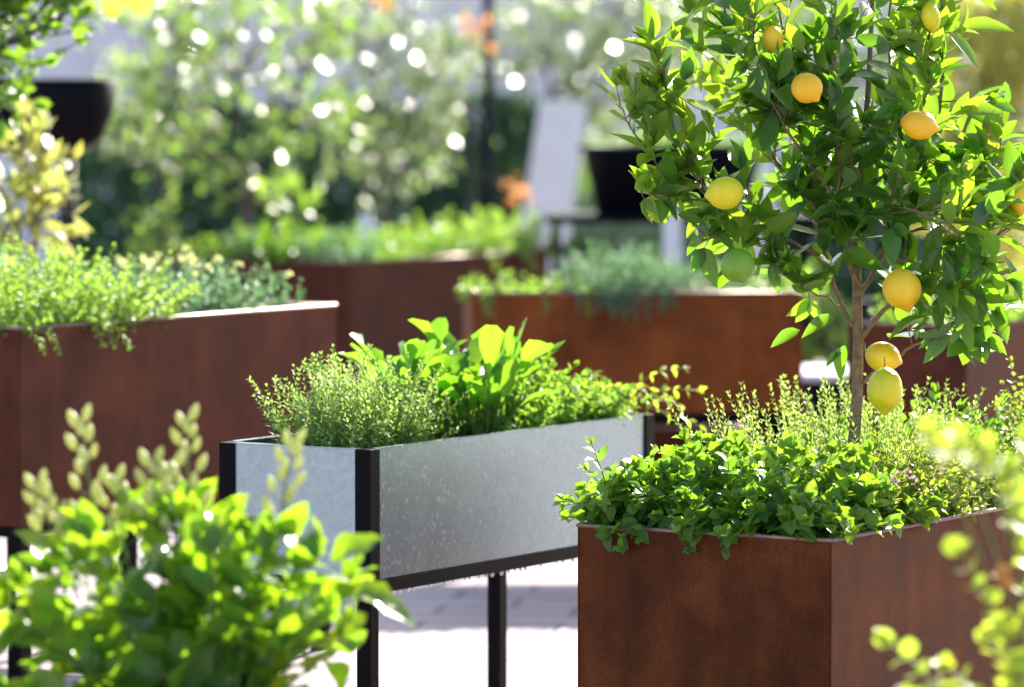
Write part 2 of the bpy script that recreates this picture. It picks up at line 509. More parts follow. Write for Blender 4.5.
M['lf_lemon'] = leaf_mat("lemon_leaf", [(.014, .062, .02), (.03, .10, .018), (.06, .15, .018)], (.24, .50, .018), .43, .3, vein=.3, spec=.55, wet=.35)
M['lf_lemon_young'] = leaf_mat("young_lemon_leaf", [(.09, .17, .02), (.12, .21, .025), (.16, .24, .03)], (.36, .58, .03), .46, .32, vein=.2)
M['lf_mint'] = leaf_mat("mint_leaf", [(.05, .14, .03), (.07, .18, .03), (.12, .24, .035)], (.34, .58, .03), .42, .38, vein=.5)
M['lf_mint_y'] = leaf_mat("pale_mint_leaf", [(.09, .19, .03), (.12, .22, .035), (.16, .26, .04)], (.34, .58, .06), .45, .4, vein=.4)
M['lf_lettuce'] = leaf_mat("sorrel_leaf", [(.03, .12, .02), (.06, .18, .02), (.10, .24, .03)], (.30, .62, .03), .46, .38, vein=.45)
M['lf_thyme'] = leaf_mat("thyme_leaf", [(.15, .27, .09), (.20, .33, .12), (.28, .40, .18)], (.50, .70, .14), .42, .45, vein=.1)
M['lf_savory'] = leaf_mat("savory_leaf", [(.18, .29, .09), (.24, .35, .12), (.32, .42, .17)], (.56, .72, .14), .42, .45, vein=.1)
M['lf_oreg'] = leaf_mat("oregano_leaf", [(.13, .20, .04), (.19, .26, .05), (.27, .31, .09)], (.46, .56, .06), .42, .45, vein=.2)
M['lf_gold'] = leaf_mat("golden_leaf", [(.16, .28, .04), (.28, .32, .05), (.12, .24, .04)], (.52, .66, .06), .5, .4, vein=.2)
M['lf_lime'] = leaf_mat("lime_leaf", [(.10, .21, .04), (.14, .26, .05), (.19, .31, .06)], (.40, .62, .08), .48, .42, vein=.1)
M['lf_blue'] = leaf_mat("blue_green_leaf", [(.06, .14, .09), (.09, .18, .11), (.13, .22, .14)], (.22, .42, .18), .35, .42, vein=.1)
M['lf_kale'] = leaf_mat("broad_leaf", [(.035, .11, .02), (.06, .15, .02), (.10, .20, .02)], (.40, .66, .02), .44, .3, vein=.4, wet=.2)
M['lf_bg'] = leaf_mat("tree_leaf", [(.05, .11, .03), (.08, .14, .035), (.13, .18, .04)], (.34, .56, .08), .42, .24, vein=0, spec=1.0)
M['lf_bg_olive'] = leaf_mat("olive_leaf", [(.10, .14, .08), (.15, .19, .11), (.20, .24, .14)], (.40, .56, .20), .40, .24, vein=0, spec=1.0)
M['lf_dark'] = leaf_mat("hedge_leaf", [(.012, .05, .022), (.018, .06, .03), (.03, .085, .03)], (.04, .13, .03), .3, .5, vein=0, spec=.3)
M['lf_yellow'] = leaf_mat("yellow_orange_leaf", [(.08, .20, .05), (.34, .38, .14), (.60, .26, .04)], (.55, .58, .15), .45, .4, vein=.1)
M['lf_bamboo'] = leaf_mat("yellow_strap_leaf", [(.22, .26, .06), (.28, .30, .08), (.34, .32, .10)], (.62, .62, .12), .45, .35, vein=0)
M['bud'] = simple_mat("flower_bud", (.55, .60, .28), .5, noise=.3, trans=(.8, .82, .35), tmix=.45)
M['pink'] = simple_mat("pink_flower", (.55, .32, .38), .6, noise=.2, trans=(.7, .45, .5), tmix=.35)
M['orange_petal'] = simple_mat("orange_petal", (.85, .36, .10), .5, noise=.2, trans=(.9, .45, .12), tmix=.35)


def lemon_mat(name, top, bottom):
    m, nt, out = new_mat(name)
    tc = nt.nodes.new("ShaderNodeTexCoord")
    nz = N(nt, "ShaderNodeTexNoise", Scale=14.0, Detail=2.0); nt.links.new(tc.outputs["Object"], nz.inputs["Vector"])
    rp = ramp(nt, [(.38, top), (.62, bottom)]); nt.links.new(nz.outputs[0], rp.inputs[0])
    p = N(nt, "ShaderNodeBsdfPrincipled", Roughness=.36); p.inputs["Subsurface Weight"].default_value = .12
    p.inputs["Subsurface Radius"].default_value = (.02, .012, .003); p.inputs["Subsurface Scale"].default_value = .5
    nt.links.new(rp.outputs[0], p.inputs["Base Color"])
    v = N(nt, "ShaderNodeTexVoronoi", Scale=420.0); nt.links.new(tc.outputs["Object"], v.inputs["Vector"])
    b = N(nt, "ShaderNodeBump", Strength=.7, Distance=.001); nt.links.new(v.outputs["Distance"], b.inputs["Height"]); nt.links.new(b.outputs[0], p.inputs["Normal"])
    nt.links.new(p.outputs[0], out.inputs[0])
    return m


M['lemon'] = lemon_mat("lemon_peel", (.86, .50, .01), (.92, .62, .015))
M['lemon_orange'] = lemon_mat("ripe_lemon_peel", (.88, .42, .008), (.92, .54, .012))
M['lemon_yg'] = lemon_mat("yellow_green_lemon_peel", (.60, .60, .015), (.82, .70, .015))
M['lemon_green'] = lemon_mat("green_lemon_peel", (.13, .30, .015), (.20, .38, .02))

# ------------------------------------------------------------------ setting
mb = MB()
mb.add([(-400, -200, 0), (400, -200, 0), (400, 900, 0), (-400, 900, 0)], [(0, 1, 2, 3)])
ground = tag(mb.build("ground", M['paver'], smooth=False), kind="structure")


# --- pale boarded building behind the garden
def wall_mat():
    m, nt, out = new_mat("lilac_board")
    tc = nt.nodes.new("ShaderNodeTexCoord")
    nz = N(nt, "ShaderNodeTexNoise", Scale=.9, Detail=6.0); nt.links.new(tc.outputs["Object"], nz.inputs["Vector"])
    rp = ramp(nt, [(.3, (.84, .73, .76)), (.7, (.92, .83, .85))]); nt.links.new(nz.outputs[0], rp.inputs[0])
    p = N(nt, "ShaderNodeBsdfPrincipled", Roughness=.7); nt.links.new(rp.outputs[0], p.inputs["Base Color"])
    nt.links.new(p.outputs[0], out.inputs[0])
    return m


M['board'] = wall_mat()
b_root = empty("garden_building", (0, 36, 0), "long lilac boarded building wall standing behind all the trees", "building")
mb = MB()
mb.box((-9, 0, 0), (9, .3, 3.4))
for i in range(-20, 21):
    mb.box((i * .44 - .02, -.045, 0), (i * .44 + .02, -.002, 3.37))
mb.build("wall", M['board'], b_root, smooth=False)
mb = MB(); mb.box((-9.3, -.5, 3.402), (9.3, .6, 3.52)); mb.build("roof", M['black'], b_root, smooth=False)

# ------------------------------------------------------------------ planters
ANG = R(31.5)


class Frame:
    """Ground frame of a planter: s runs along its long side, t across."""
    def __init__(f, corner, ang, L, W, ztop, h):
        f.c = np.array([corner[0], corner[1], 0.0]); f.ang = ang
        f.u = np.array([math.sin(ang), math.cos(ang), 0]); f.v = np.array([-math.cos(ang), math.sin(ang), 0])
        f.L, f.W, f.zt, f.h = L, W, ztop, h

    def p(f, s, t, z): return f.c + f.u * s + f.v * t + np.array([0, 0, z])


def solve_len(c, u, px):
    X = (px - 512.0) / FPX
    return (X * c[1] - c[0]) / (u[0] - X * u[1])


def mk_frame(px, py, d, h, px_long, px_wide=None, W=None, ang=ANG):
    c = at(px, py, d)
    u = np.array([math.sin(ang), math.cos(ang)]); v = np.array([-math.cos(ang), math.sin(ang)])
    L = solve_len(c, u, px_long)
    if W is None: W = solve_len(c, v, px_wide)
    print("planter", px, "ztop %.2f L %.2f W %.2f" % (c[2], L, W))
    return Frame(c, ang, L, W, c[2], h)


def planter_root(f, name, label, group):
    # local x along the long side, local y across
    return empty(name, (f.c[0], f.c[1], 0), label, "planter", group, rz=math.pi / 2 - f.ang)


def rust_planter(f, label, mat, legs=None, leg_w=.045, feet=True):
    root = planter_root(f, "planter_box", label, "rusted steel planters")
    th, lip = .004, .022
    z1, z0 = f.zt, f.zt - f.h
    L, W = f.L, f.W
    mb = MB()
    # four sheets, corners butted with a hairline gap, folded lip at the top
    mb.box((0.0, 0, z0), (L, th, z1)); mb.box((0, W - th, z0), (L, W, z1))
    mb.box((0, th + .0012, z0 + .001), (th, W - th - .0012, z1 - .0005)); mb.box((L - th, th + .0012, z0 + .001), (L, W - th - .0012, z1 - .0005))
    mb.box((th, th + .002, z0 + .02), (L - th, W - th - .002, z0 + .026))
    mb.build("box", mat, root, smooth=False)
    mb = MB()
    mb.box((.0, th + .0003, z1 - .006), (L, lip, z1 + .0015)); mb.box((0, W - lip, z1 - .006), (L, W - th - .0003, z1 + .0015))
    mb.box((.0004, lip + .001, z1 - .005), (lip, W - lip - .001, z1 + .001)); mb.box((L - lip, lip + .001, z1 - .005), (L - .0004, W - lip - .001, z1 + .001))
    rb = .0046  # bead shaped to catch a sun highlight along the edge
    for a_, b_ in (((0, 0), (L, 0)), ((L, 0), (L, W)), ((L, W), (0, W)), ((0, W), (0, 0))):
        mb.tube([(a_[0], a_[1], z1 - .001), (b_[0], b_[1], z1 - .001)], rb, 10)
    mb.build("rim", M['rim'], root, smooth=True)
    soil(root, f, th + .003, z1 - .05)
    if legs:
        lw = leg_w
        for (x, y) in ((.012, .012), (L - lw - .012, .012), (.012, W - lw - .012), (L - lw - .012, W - lw - .012)):
            m2 = MB(); m2.box((x, y, 0), (x + lw, y + lw, z0 - .031)); m2.build("leg", M['black'], root, smooth=False)
        m2 = MB()
        m2.box((.01, .01, z0 - .03), (L - .01, .01 + lw, z0 - .002)); m2.box((.01, W - .01 - lw, z0 - .03), (L - .01, W - .01, z0 - .002))
        m2.box((.011, .011 + lw, z0 - .029), (.01 + lw, W - .011 - lw, z0 - .003)); m2.box((L - .01 - lw, .011 + lw, z0 - .029), (L - .011, W - .011 - lw, z0 - .003))
        m2.build("leg_frame", M['black'], root, smooth=False)
    return root


def soil(root, f, inset, z):
    nx, ny = 40, 18
    vs = []
    for j in range(ny + 1):
        for i in range(nx + 1):
            vs.append((inset + (f.L - 2 * inset) * i / nx, inset + (f.W - 2 * inset) * j / ny, z + rng.normal(0, .006)))
    fs = [(j * (nx + 1) + i, j * (nx + 1) + i + 1, (j + 1) * (nx + 1) + i + 1, (j + 1) * (nx + 1) + i) for j in range(ny) for i in range(nx)]
    m = MB(); m.add(vs, fs); m.build("soil", M['soil'], root)


# front planter with the lemon tree
F_lemon = mk_frame(832, 540, 9.3, .635, 1150, px_wide=578)
rust_planter(F_lemon, "rusted steel planter holding the lemon tree and mint", M['rust'])
# planter at the other side, raised on black legs
F_side = mk_frame(20, 328, 11.3, .515, 336, W=.75)
rust_planter(F_side, "reddish rusted steel planter on black legs with a bushy yellow-green herb", M['rust_red'], legs=True)
# the orange-brown one in the middle distance, seen nearly front on
F_mid = mk_frame(472, 293, 14.5, .40, 803, W=.5, ang=R(86))
rust_planter(F_mid, "orange-brown rusted planter behind the galvanised trough, on a dark stand", M['rust_orange'], legs=True)
# the dark one behind it
F_back = mk_frame(350, 262, 17.2, .62, 548, px_wide=225)
rust_planter(F_back, "dark rusted planter standing farthest back, partly hidden by the orange-brown one", M['rust_dark'], legs=True)
F_low = mk_frame(560, 428, 16.3, .30, 805, W=.4, ang=R(86))
F_low.h = F_low.zt - .02
rust_planter(F_low, "low rusted planter in deep shade beneath the orange-brown one", M['rust_dark'])
# the one behind the lemon tree at the edge
F_edge = mk_frame(967, 326, 13.2, .62, 1250, W=.4)
rust_planter(F_edge, "rusted planter seen in part under the lemon tree's hanging leaves", M['rust_red'], legs=True)

# galvanised trough on a black frame
F_galv = mk_frame(370, 450, 10.0, .30, 655, px_wide=218)
f = F_galv
root = planter_root(f, "planter_trough", "galvanised steel trough on a black frame with water dripping along its rail", None)
pw = .042
z1, z0 = f.zt, f.zt - f.h
for (x, y) in ((0, 0), (f.L - pw, 0), (0, f.W - pw), (f.L - pw, f.W - pw)):
    m2 = MB(); m2.box((x, y, z0 - .034), (x + pw, y + pw, z1)); o = m2.build("corner_post", M['black'], root, smooth=False, bevel=.0015)
    lx = x if x == 0 else x - .09
    m2 = MB(); m2.box((lx + .003, y + .002, 0), (lx + pw - .003, y + pw - .002, z0 - .036)); m2.build("leg", M['black'], root, smooth=False, bevel=.0015)
for nm, lo, hi in (("long_panel", (pw, .006, z0), (f.L - pw, .009, z1 - .002)), ("long_panel", (pw, f.W - .009, z0), (f.L - pw, f.W - .006, z1 - .002)),
                   ("end_panel", (.006, pw, z0), (.009, f.W - pw, z1 - .002)), ("end_panel", (f.L - .009, pw, z0), (f.L - .006, f.W - pw, z1 - .002))):
    m2 = MB(); m2.box(lo, hi)
    if nm == "long_panel":   # folded top lip
        s_ = 1 if lo[1] < .1 else -1
        ya, yb = sorted((lo[1] if s_ > 0 else hi[1], (lo[1] if s_ > 0 else hi[1]) + s_ * .016))
        m2.box((pw, ya, z1 - .0015), (f.L - pw, yb, z1 + .001))
    else:
        xa, xb = (lo[0], lo[0] + .014) if lo[0] < .1 else (hi[0] - .014, hi[0])
        m2.box((xa, pw, z1 - .0015), (xb, f.W - pw, z1 + .001))
    m2.build(nm, M['galv'], root, smooth=False)
m2 = MB()
rz = z0 - .032
m2.box((pw, .003, rz), (f.L - pw, .032, z0 - .002)); m2.box((pw, f.W - .032, rz), (f.L - pw, f.W - .003, z0 - .002))
m2.box((.003, pw, rz), (.032, f.W - pw, z0 - .002)); m2.box((f.L - .032, pw, rz), (f.L - .003, f.W - pw, z0 - .002))
m2.box((pw, .034, z0), (f.L - pw, f.W - .034, z0 + .006))
m2.build("bottom_rail", M['black'], root, smooth=False, bevel=.001)
soil(root, f, .012, z1 - .035)
m2 = MB()
x = .05
while x < f.L - .05:
    r_ = rnd.uniform(.0028, .0048)
    prof = [(0.0002, r_ * .6), (r_ * .6, r_ * .2), (r_, -r_ * .6), (r_ * .8, -r_ * 1.5), (0.0002, -r_ * 2)]
    m2.lathe(prof, 8, (x, .006, rz))
    x += rnd.choice((.022, .03, .042, .06)) * rnd.uniform(.8, 1.4)
m2.build("water_drops", M['water'], root)


# ------------------------------------------------------------------ plants
def plant(name, label, cat, org, parts, group=None):
    """parts: list of (part name, MB or Leaves, material)."""
    org = np.asarray(org, float)
    root = empty(name, org, label, cat, group)
    for nm, b, mat in parts:
        if isinstance(b, Leaves):
            if b.rows: b.build(nm, mat, root, org)
        elif b.v:
            b.v = [v - org for v in b.v]
            b.build(nm, mat, root)
    return root


def bush(F, s0, s1, t0, t1, z, n, h, lean=.8, pull=(0, 0, -.3), jit=.07, leaf=None, tm=None, r=.0014, edge_drop=0.0, over=None, spread=1.0):
    """Stems from a rectangle of a planter's soil, leaning outward. Returns (stems MB, Leaves)."""
    L = Leaves(**(tm or {})); T = MB()
    sc, tc = (s0 + s1) / 2, (t0 + t1) / 2
    for i in range(n):
        s = rng.uniform(s0, s1); t = rng.uniform(t0, t1)
        ds, dt = (s - sc) / (s1 - s0) * 2, (t - tc) / (t1 - t0) * 2
        hh = rng.uniform(*h) * (1 - edge_drop * max(abs(ds), abs(dt)) ** 2)
        d = F.u * (ds * lean * spread + rng.normal(0, .18)) + F.v * (dt * lean + rng.normal(0, .18)) + np.array([0, 0, 1.0])
        pts = curve(F.p(s, t, z), d, hh, 7, pull, jit)
        T.tube(pts, np.linspace(r, r * .4, len(pts)), 4)
        leaf_stem(L, pts, **leaf)
    return T, L


f = F_galv; z = f.zt - .035
# fine-leaved herb at the near end
T, L = bush(f, .06, .42, .09, .28, z, 290, (.13, .27), lean=.22, pull=(0, 0, .1), jit=.1,
            leaf=dict(start=.08, step=.0105, ang=60, ln=.021, wr=.36, tip=.55, up=.25), tm=dict(shape='lance', S=2, curl=.2), r=.0013, edge_drop=.25)
plant("herb", "fine-leaved pale green thyme at the near end of the galvanised trough", "herb", f.p(.2, .2, z), [("stems", T, M['stem']), ("foliage", L, M['lf_thyme'])])


# broad-leaved plant: rosette of spoon-shaped leaves with long petioles
def rosette(centre, n, ln, wr, lean, pet, shape='spoon', fold=.35, curl=.22, wave=.25, r=.0025, S=7, up=1.0, toward=None):
    L = Leaves(shape=shape, S=S, fold=fold, curl=curl, wave=wave); T = MB()
    c = np.asarray(centre, float)
    for i in range(n):
        ph = i * 2.4 + rng.normal(0, .3)
        q = (i + .5) / n
        le = lean * (.25 + .95 * q) * rng.uniform(.7, 1.2)
        d = np.array([math.cos(ph) * le, math.sin(ph) * le, up])
        if toward is not None: d = d + np.asarray(toward) * rng.uniform(.3, 1)
        p0 = c + np.array([math.cos(ph), math.sin(ph), 0]) * rng.uniform(0, .035)
        pl = rng.uniform(*pet)
        pts = curve(p0, d, pl, 4, (0, 0, -.1), .05)
        T.tube(pts, np.linspace(r, r * .7, len(pts)), 5)
        a = nrm(pts[-1] - pts[-2])
        out_ = np.array([math.cos(ph), math.sin(ph), 0])
        l = rng.uniform(*ln)
        L.add(pts[-1], nrm(a + out_ * .25 + rng.normal(0, .1, 3)), nrm(np.array([0, 0, 1.0]) - out_ * .9 + rng.normal(0, .35, 3)), l, l * wr * rng.uniform(.85, 1.15))
        T.tube([pts[-1], pts[-1] + a * l * .35], [r * .7, r * .3], 4)
    return T, L


TT, LL = MB(), Leaves(shape='spoon', S=7, fold=.3, curl=.25, wave=.25)
for (s, t, n) in ((.72, .20, 18), (.60, .27, 12), (.82, .22, 14), (.70, .12, 10), (.66, .3, 14), (.52, .28, 12), (.78, .13, 10)):
    T, L = rosette(f.p(s, t, z), n, (.10, .155), .54, .46, (.05, .18), curl=.25, wave=.5, shape='ovate')
    TT.v += T.v; TT.f += [[i + TT.n for i in q] for q in T.f]; TT.m += T.m; TT.n += T.n
    LL.rows += L.rows
plant("leafy_plant", "broad-leaved bright green sorrel in the middle of the galvanised trough", "leafy plant", f.p(.7, .2, z), [("stems", TT, M['stem']), ("foliage", LL, M['lf_lettuce'])])
# low bushy herb past the sorrel
T, L = bush(f, .72, 1.18, .05, .34, z, 170, (.09, .21), lean=.6, pull=(0, 0, -.2), leaf=dict(start=.1, step=.016, ang=65, ln=.034, wr=.62, tip=.6), tm=dict(shape='ovate', S=4), edge_drop=.35)
plant("herb", "low bushy mint between the sorrel and the golden sprigs of the trough", "herb", f.p(.95, .2, z), [("stems", T, M['stem']), ("foliage", L, M['lf_mint_y'])])
# golden sprigs arching out of the far end
T, L = MB(), Leaves(shape='lance', S=4, curl=.3)
for i in range(9):
    p0 = f.p(rng.uniform(1.12, 1.33), rng.uniform(.04, .30), z)
    pts = curve(p0, f.u * rng.uniform(-.1, .5) + np.array([rng.uniform(-.1, .7), 0, 1.1]), rng.uniform(.20, .30), 9, (.9, .1, -1.0), .06)
    T.tube(pts, np.linspace(.002, .0008, len(pts)), 5)
    leaf_stem(L, pts, start=.3, step=.028, mode='opp', ang=70, ln=.032, wr=.42, tip=.8, up=-.3, jit=.3)
plant("trailing_plant", "golden-leaved sprigs arching out over the far end of the galvanised trough", "trailing plant", f.p(1.2, .2, z), [("stems", T, M['stem_red']), ("foliage", L, M['lf_gold'])])

# --- lemon planter
f = F_lemon; z = f.zt - .05
T, L = bush(f, .07, .50, .10, .58, z, 300, (.13, .25), lean=.62, pull=(0, 0, -.6), jit=.09,
            leaf=dict(start=.3, step=.021, ang=68, ln=.05, wr=.76, tip=.7, up=.1, jit=.35), tm=dict(shape='ovate', S=5, fold=.3, curl=.2, wave=.15), r=.0016, edge_drop=.3)
for i in range(6):   # stems that spill over the rim
    e = rng.uniform(0, 1)
    p0 = f.p(.03, .05 + .55 * e, z + .05) if i % 3 else f.p(.04, .3 + .2 * e, z + .05)
    d = (-f.u if i % 3 else -f.u) * 1.0 + np.array([0, 0, .5])
    pts = curve(p0, d, rng.uniform(.05, .09), 6, (0, 0, -1.6), .06)
    T.tube(pts, np.linspace(.0016, .0008, len(pts)), 4)
    leaf_stem(L, pts, start=.3, step=.02, ang=70, ln=.04, wr=.68, tip=.6, up=-.2, jit=.3)
plant("herb", "dense green mint spilling over the corner of the lemon tree's planter", "herb", f.p(.2, .3, z), [("stems", T, M['stem']), ("foliage", L, M['lf_mint'])])
# sprig that trails out past the planter's edge
T, L = MB(), Leaves(shape='ovate', S=5, fold=.3, curl=.2)
base = at(612, 505, 9.62)
for tgt, d0 in (((592, 445), 9.55), ((566, 505), 9.55), ((600, 500), 9.5), ((632, 470), 9.65), ((588, 470), 9.6), ((655, 452), 9.8), ((618, 478), 9.6)):
    e = at(tgt[0], tgt[1], d0)
    mid_ = (base + e) / 2 + np.array([0, 0, .012])
    pts = np.array([base * (1 - q) ** 2 + 2 * mid_ * q * (1 - q) + e * q * q for q in np.linspace(0, 1, 7)])
    T.tube(pts, np.linspace(.0018, .0008, 7), 4)
    leaf_stem(L, pts, start=.2, step=.024, mode='opp', ang=70, ln=.046, wr=.62, tip=.6, up=.1, jit=.3)
plant("herb", "pale lemon balm sprig poking out past the edge of the lemon tree's planter", "herb", base, [("stems", T, M['stem']), ("foliage", L, M['lf_mint_y'])])
# fine upright herb behind the mint
T, L = bush(f, .52, 1.15, .10, .58, z, 330, (.16, .36), lean=.25, pull=(0, 0, .2), jit=.08,
            leaf=dict(start=.12, step=.012, ang=52, ln=.021, wr=.32, tip=.6, up=.3), tm=dict(shape='lance', S=2), r=.0014, edge_drop=.1)
plant("herb", "feathery pale savory growing upright round the lemon tree's trunk", "herb", f.p(.8, .3, z), [("stems", T, M['stem']), ("foliage", L, M['lf_savory'])])
# oregano with small pinkish flower heads along the rim
T, L = bush(f, .36, 1.2, .05, .30, z, 380, (.12, .23), lean=.4, pull=(0, 0, -.3), jit=.09,
            leaf=dict(start=.1, step=.015, ang=65, ln=.027, wr=.66, tip=.6, up=.1, jit=.3), tm=dict(shape='ovate', S=3), r=.0013, edge_drop=.2, spread=.5)
heads = []
for i in range(26):
    Fl = Leaves(shape='round', S=2, fold=.2)
    c = f.p(rng.uniform(.3, .75), rng.uniform(.02, .16), z + rng.uniform(.10, .17))
    for k in range(14):
        v = nrm(rng.normal(0, 1, 3) + np.array([0, 0, .4])); Fl.add(c + v * .005, v, rng.normal(0, 1, 3), .008, .006)
    heads.append(("flower_head", Fl, M['pink']))
plant("herb", "yellow-green oregano with small pink flowers along the rim below the lemons", "herb", f.p(.6, .15, z), [("stems", T, M['stem']), ("foliage", L, M['lf_oreg'])] + heads)
# dark leaved plant at the far end
T, L = bush(f, 1.0, 1.35, .0, .5, z, 90, (.12, .28), lean=.5, pull=(0, 0, -.3),
            leaf=dict(start=.15, step=.02, ang=65, ln=.045, wr=.6, tip=.7), tm=dict(shape='ovate', S=4), r=.002)
plant("herb", "dark broad-leaved herb past the oregano at the planter's far end", "herb", f.p(1.15, .25, z), [("stems", T, M['stem']), ("foliage", L, M['lf_lemon'])])
# pale spindly sprigs at the edge
T, L = MB(), Leaves(shape='round', S=3, fold=.2)
for (a, b) in ((1012, 362), (1000, 385), (1022, 380), (1008, 400), (995, 410)):
    base = at(1015, 450, 10.3); e = at(a, b, 10.3)
    pts = np.array([base + (e - base) * q + np.array([rng.normal(0, .006), 0, 0]) for q in np.linspace(0, 1, 8)])
    T.tube(pts, np.linspace(.002, .001, 8), 4); leaf_stem(L, pts, start=.1, step=.016, ang=70, ln=.024, wr=.75, tip=.6, jit=.4)
b0 = at(1015, 450, 10.3); T.tube([f.p(1.05, .12, z), b0], [.003, .002], 5)
plant("herb", "spindly pale sprigs with round leaves rising above the dark herb", "herb", b0, [("stems", T, M['stem_red']), ("foliage", L, M['lf_oreg'])])


# ------------------------------------------------------------------ lemon tree
def in_crown(px, py):
    E = ((850, 90, 165, 125), (905, 225, 125, 95), (715, 130, 68, 82), (735, 240, 58, 48), (985, 235, 75, 85), (800, 10, 135, 95), (640, 130, 40, 55),
         (655, 175, 40, 30), (900, 0, 120, 110), (790, 180, 90, 70), (955, 305, 48, 42), (830, 270, 60, 45), (672, 55, 32, 34))
    for cx, cy_, rx, ry in E:
        if ((px - cx) / rx) ** 2 + ((py - cy_) / ry) ** 2 < 1: return True
    return False


def to_px(p):
    q = np.asarray(p) - np.array([0, 0, CAM_Z])
    d = q[1] * cp - q[2] * sp_
    yv = q[1] * sp_ + q[2] * cp
    return 512 + FPX * q[0] / d, 343.5 - FPX * yv / d


TD = 9.95
trunk_px = [(853, 478), (854, 440), (857, 400), (858, 340), (857, 290), (856, 240), (861, 170), (868, 95), (872, 10), (874, -60)]
tb = at(853, 478, TD)
root = empty("lemon_tree", (tb[0], tb[1], z), "small lemon tree with ripe yellow lemons growing in the rusted planter", "lemon tree")
org = np.array([tb[0], tb[1], z])
T = MB()
trunk = np.array([[tb[0], tb[1], z - .02] - org] + [at(a, b, TD + rng.normal(0, .008)) - org for a, b in trunk_px])
trad = np.interp(np.arange(len(trunk)), [0, 3, 5, 7, len(trunk) - 1], [.0152, .0138, .0115, .008, .004])
T.tube(trunk, trad, 10)
T.build("trunk", M['bark'], root)
limbs = [
    ([(857, 330), (838, 300), (822, 240), (812, 190), (800, 130), (785, 60), (775, -10)], 0, -.12, .0055),
    ([(824, 258), (785, 238), (745, 222), (708, 202), (685, 165), (668, 110), (658, 52)], -.04, -.2, .0045),
    ([(708, 202), (678, 190), (652, 160), (632, 128), (616, 104)], -.15, -.22, .003),
    ([(700, 200), (672, 200), (650, 193), (640, 190)], -.15, -.2, .0025),
    ([(857, 305), (880, 260), (902, 215), (928, 165), (942, 105), (946, 40), (940, -30)], 0, .12, .007),
    ([(857, 345), (888, 305), (930, 272), (970, 252), (1005, 232), (1040, 190)], 0, -.12, .006),
    ([(858, 388), (884, 366), (912, 346), (948, 328), (975, 318), (990, 322)], 0, -.16, .004),
    ([(856, 262), (872, 200), (884, 130), (890, 60), (892, -30)], .02, .28, .006),
    ([(857, 285), (836, 220), (840, 150), (832, 80), (836, 0)], -.02, -.3, .006),
    ([(856, 245), (806, 200), (768, 150), (740, 90), (728, 30), (722, -30)], .02, .22, .006),
    ([(785, 238), (764, 240), (744, 236), (716, 238), (700, 240)], -.1, -.22, .003),
    ([(843, 308), (812, 292), (790, 276), (770, 262)], -.05, -.12, .003),
    ([(870, 190), (910, 150), (925, 110), (930, 60), (932, 5)], .0, -.25, .004),
    ([(838, 200), (800, 150), (770, 100), (755, 50), (748, 0)], -.1, -.32, .004),
    ([(880, 240), (920, 230), (955, 215), (985, 180), (1000, 150)], .05, .1, .004),
    ([(880, 250), (915, 262), (945, 285), (965, 300)], -.05, -.28, .004),
    ([(857, 230), (880, 210), (905, 205), (940, 225), (965, 240)], -.05, -.34, .004),
]
BR = MB(); L1 = Leaves(shape='ovate', S=6, fold=.45, curl=.22, wave=.08); L2 = Leaves(shape='ovate', S=6, fold=.4, curl=.15, wave=.08)
young_px = ((616, 104, 32), (650, 190, 28), (658, 52, 34), (690, 40, 30), (940, 10, 45), (930, 90, 40), (700, 130, 45), (770, 20, 36), (1000, 200, 40), (668, 150, 40), (950, 60, 34))


def is_young(q):
    a, b = to_px(q + org)
    for x_, y_, r_ in young_px:
        if (a - x_) ** 2 + (b - y_) ** 2 < r_ * r_ * 1.6: return rng.uniform() < .8
    return rng.uniform() < .10


for pxs, d0, d1, r_ in limbs:
    n = len(pxs)
    raw = np.array([at(a, b, TD + d0 + (d1 - d0) * i / (n - 1)) - org for i, (a, b) in enumerate(pxs)])
    t_ = np.linspace(0, n - 1, n * 3)
    pts = np.stack([np.interp(t_, np.arange(n), raw[:, k]) for k in range(3)], 1)
    for _ in range(2): pts[1:-1] = (pts[:-2] + pts[1:-1] * 2 + pts[2:]) / 4
    pts[1:-1] += rng.normal(0, .003, pts[1:-1].shape)
    BR.tube(pts, np.linspace(r_, r_ * .3 + .0006, len(pts)), 6)
    length = np.linalg.norm(np.diff(pts, axis=0), axis=1).sum()
    big = r_ > .0035
    nt_ = int(length / (.027 if big else .03))
    for i in range(nt_):
        t = (.22 if big else .15) + (.80 if big else .83) * (i + rng.uniform()) / nt_
        if t > 1: t = 1
        p, a = poly_at(pts, t)
        d = nrm(a * .6 + rng.normal(0, .75, 3) + np.array([0, 0, .25]))
        ln = rng.uniform(.05, .17) if big else rng.uniform(.02, .05)
        tw = curve(p, d, ln, 4, (0, 0, .15), .12)
        ex, ey = to_px(tw[-1] + org)
        if not in_crown(ex, ey):
            ex, ey = to_px(tw[2] + org)
            if not in_crown(ex, ey): continue
            tw = tw[:3]
        BR.tube(tw, np.linspace(.0018, .0008, len(tw)), 4)
        yng = is_young(tw[-1])
        leaf_stem(L2 if yng else L1, tw, start=.15, step=.029, mode='alt', ang=62, ln=.108 if not yng else .098, wr=.46, tip=.75, up=.15 if not yng else .4, jit=.4)
# leaves along the end of the explicit shoots
BR.build("branches", M['bark'], root)
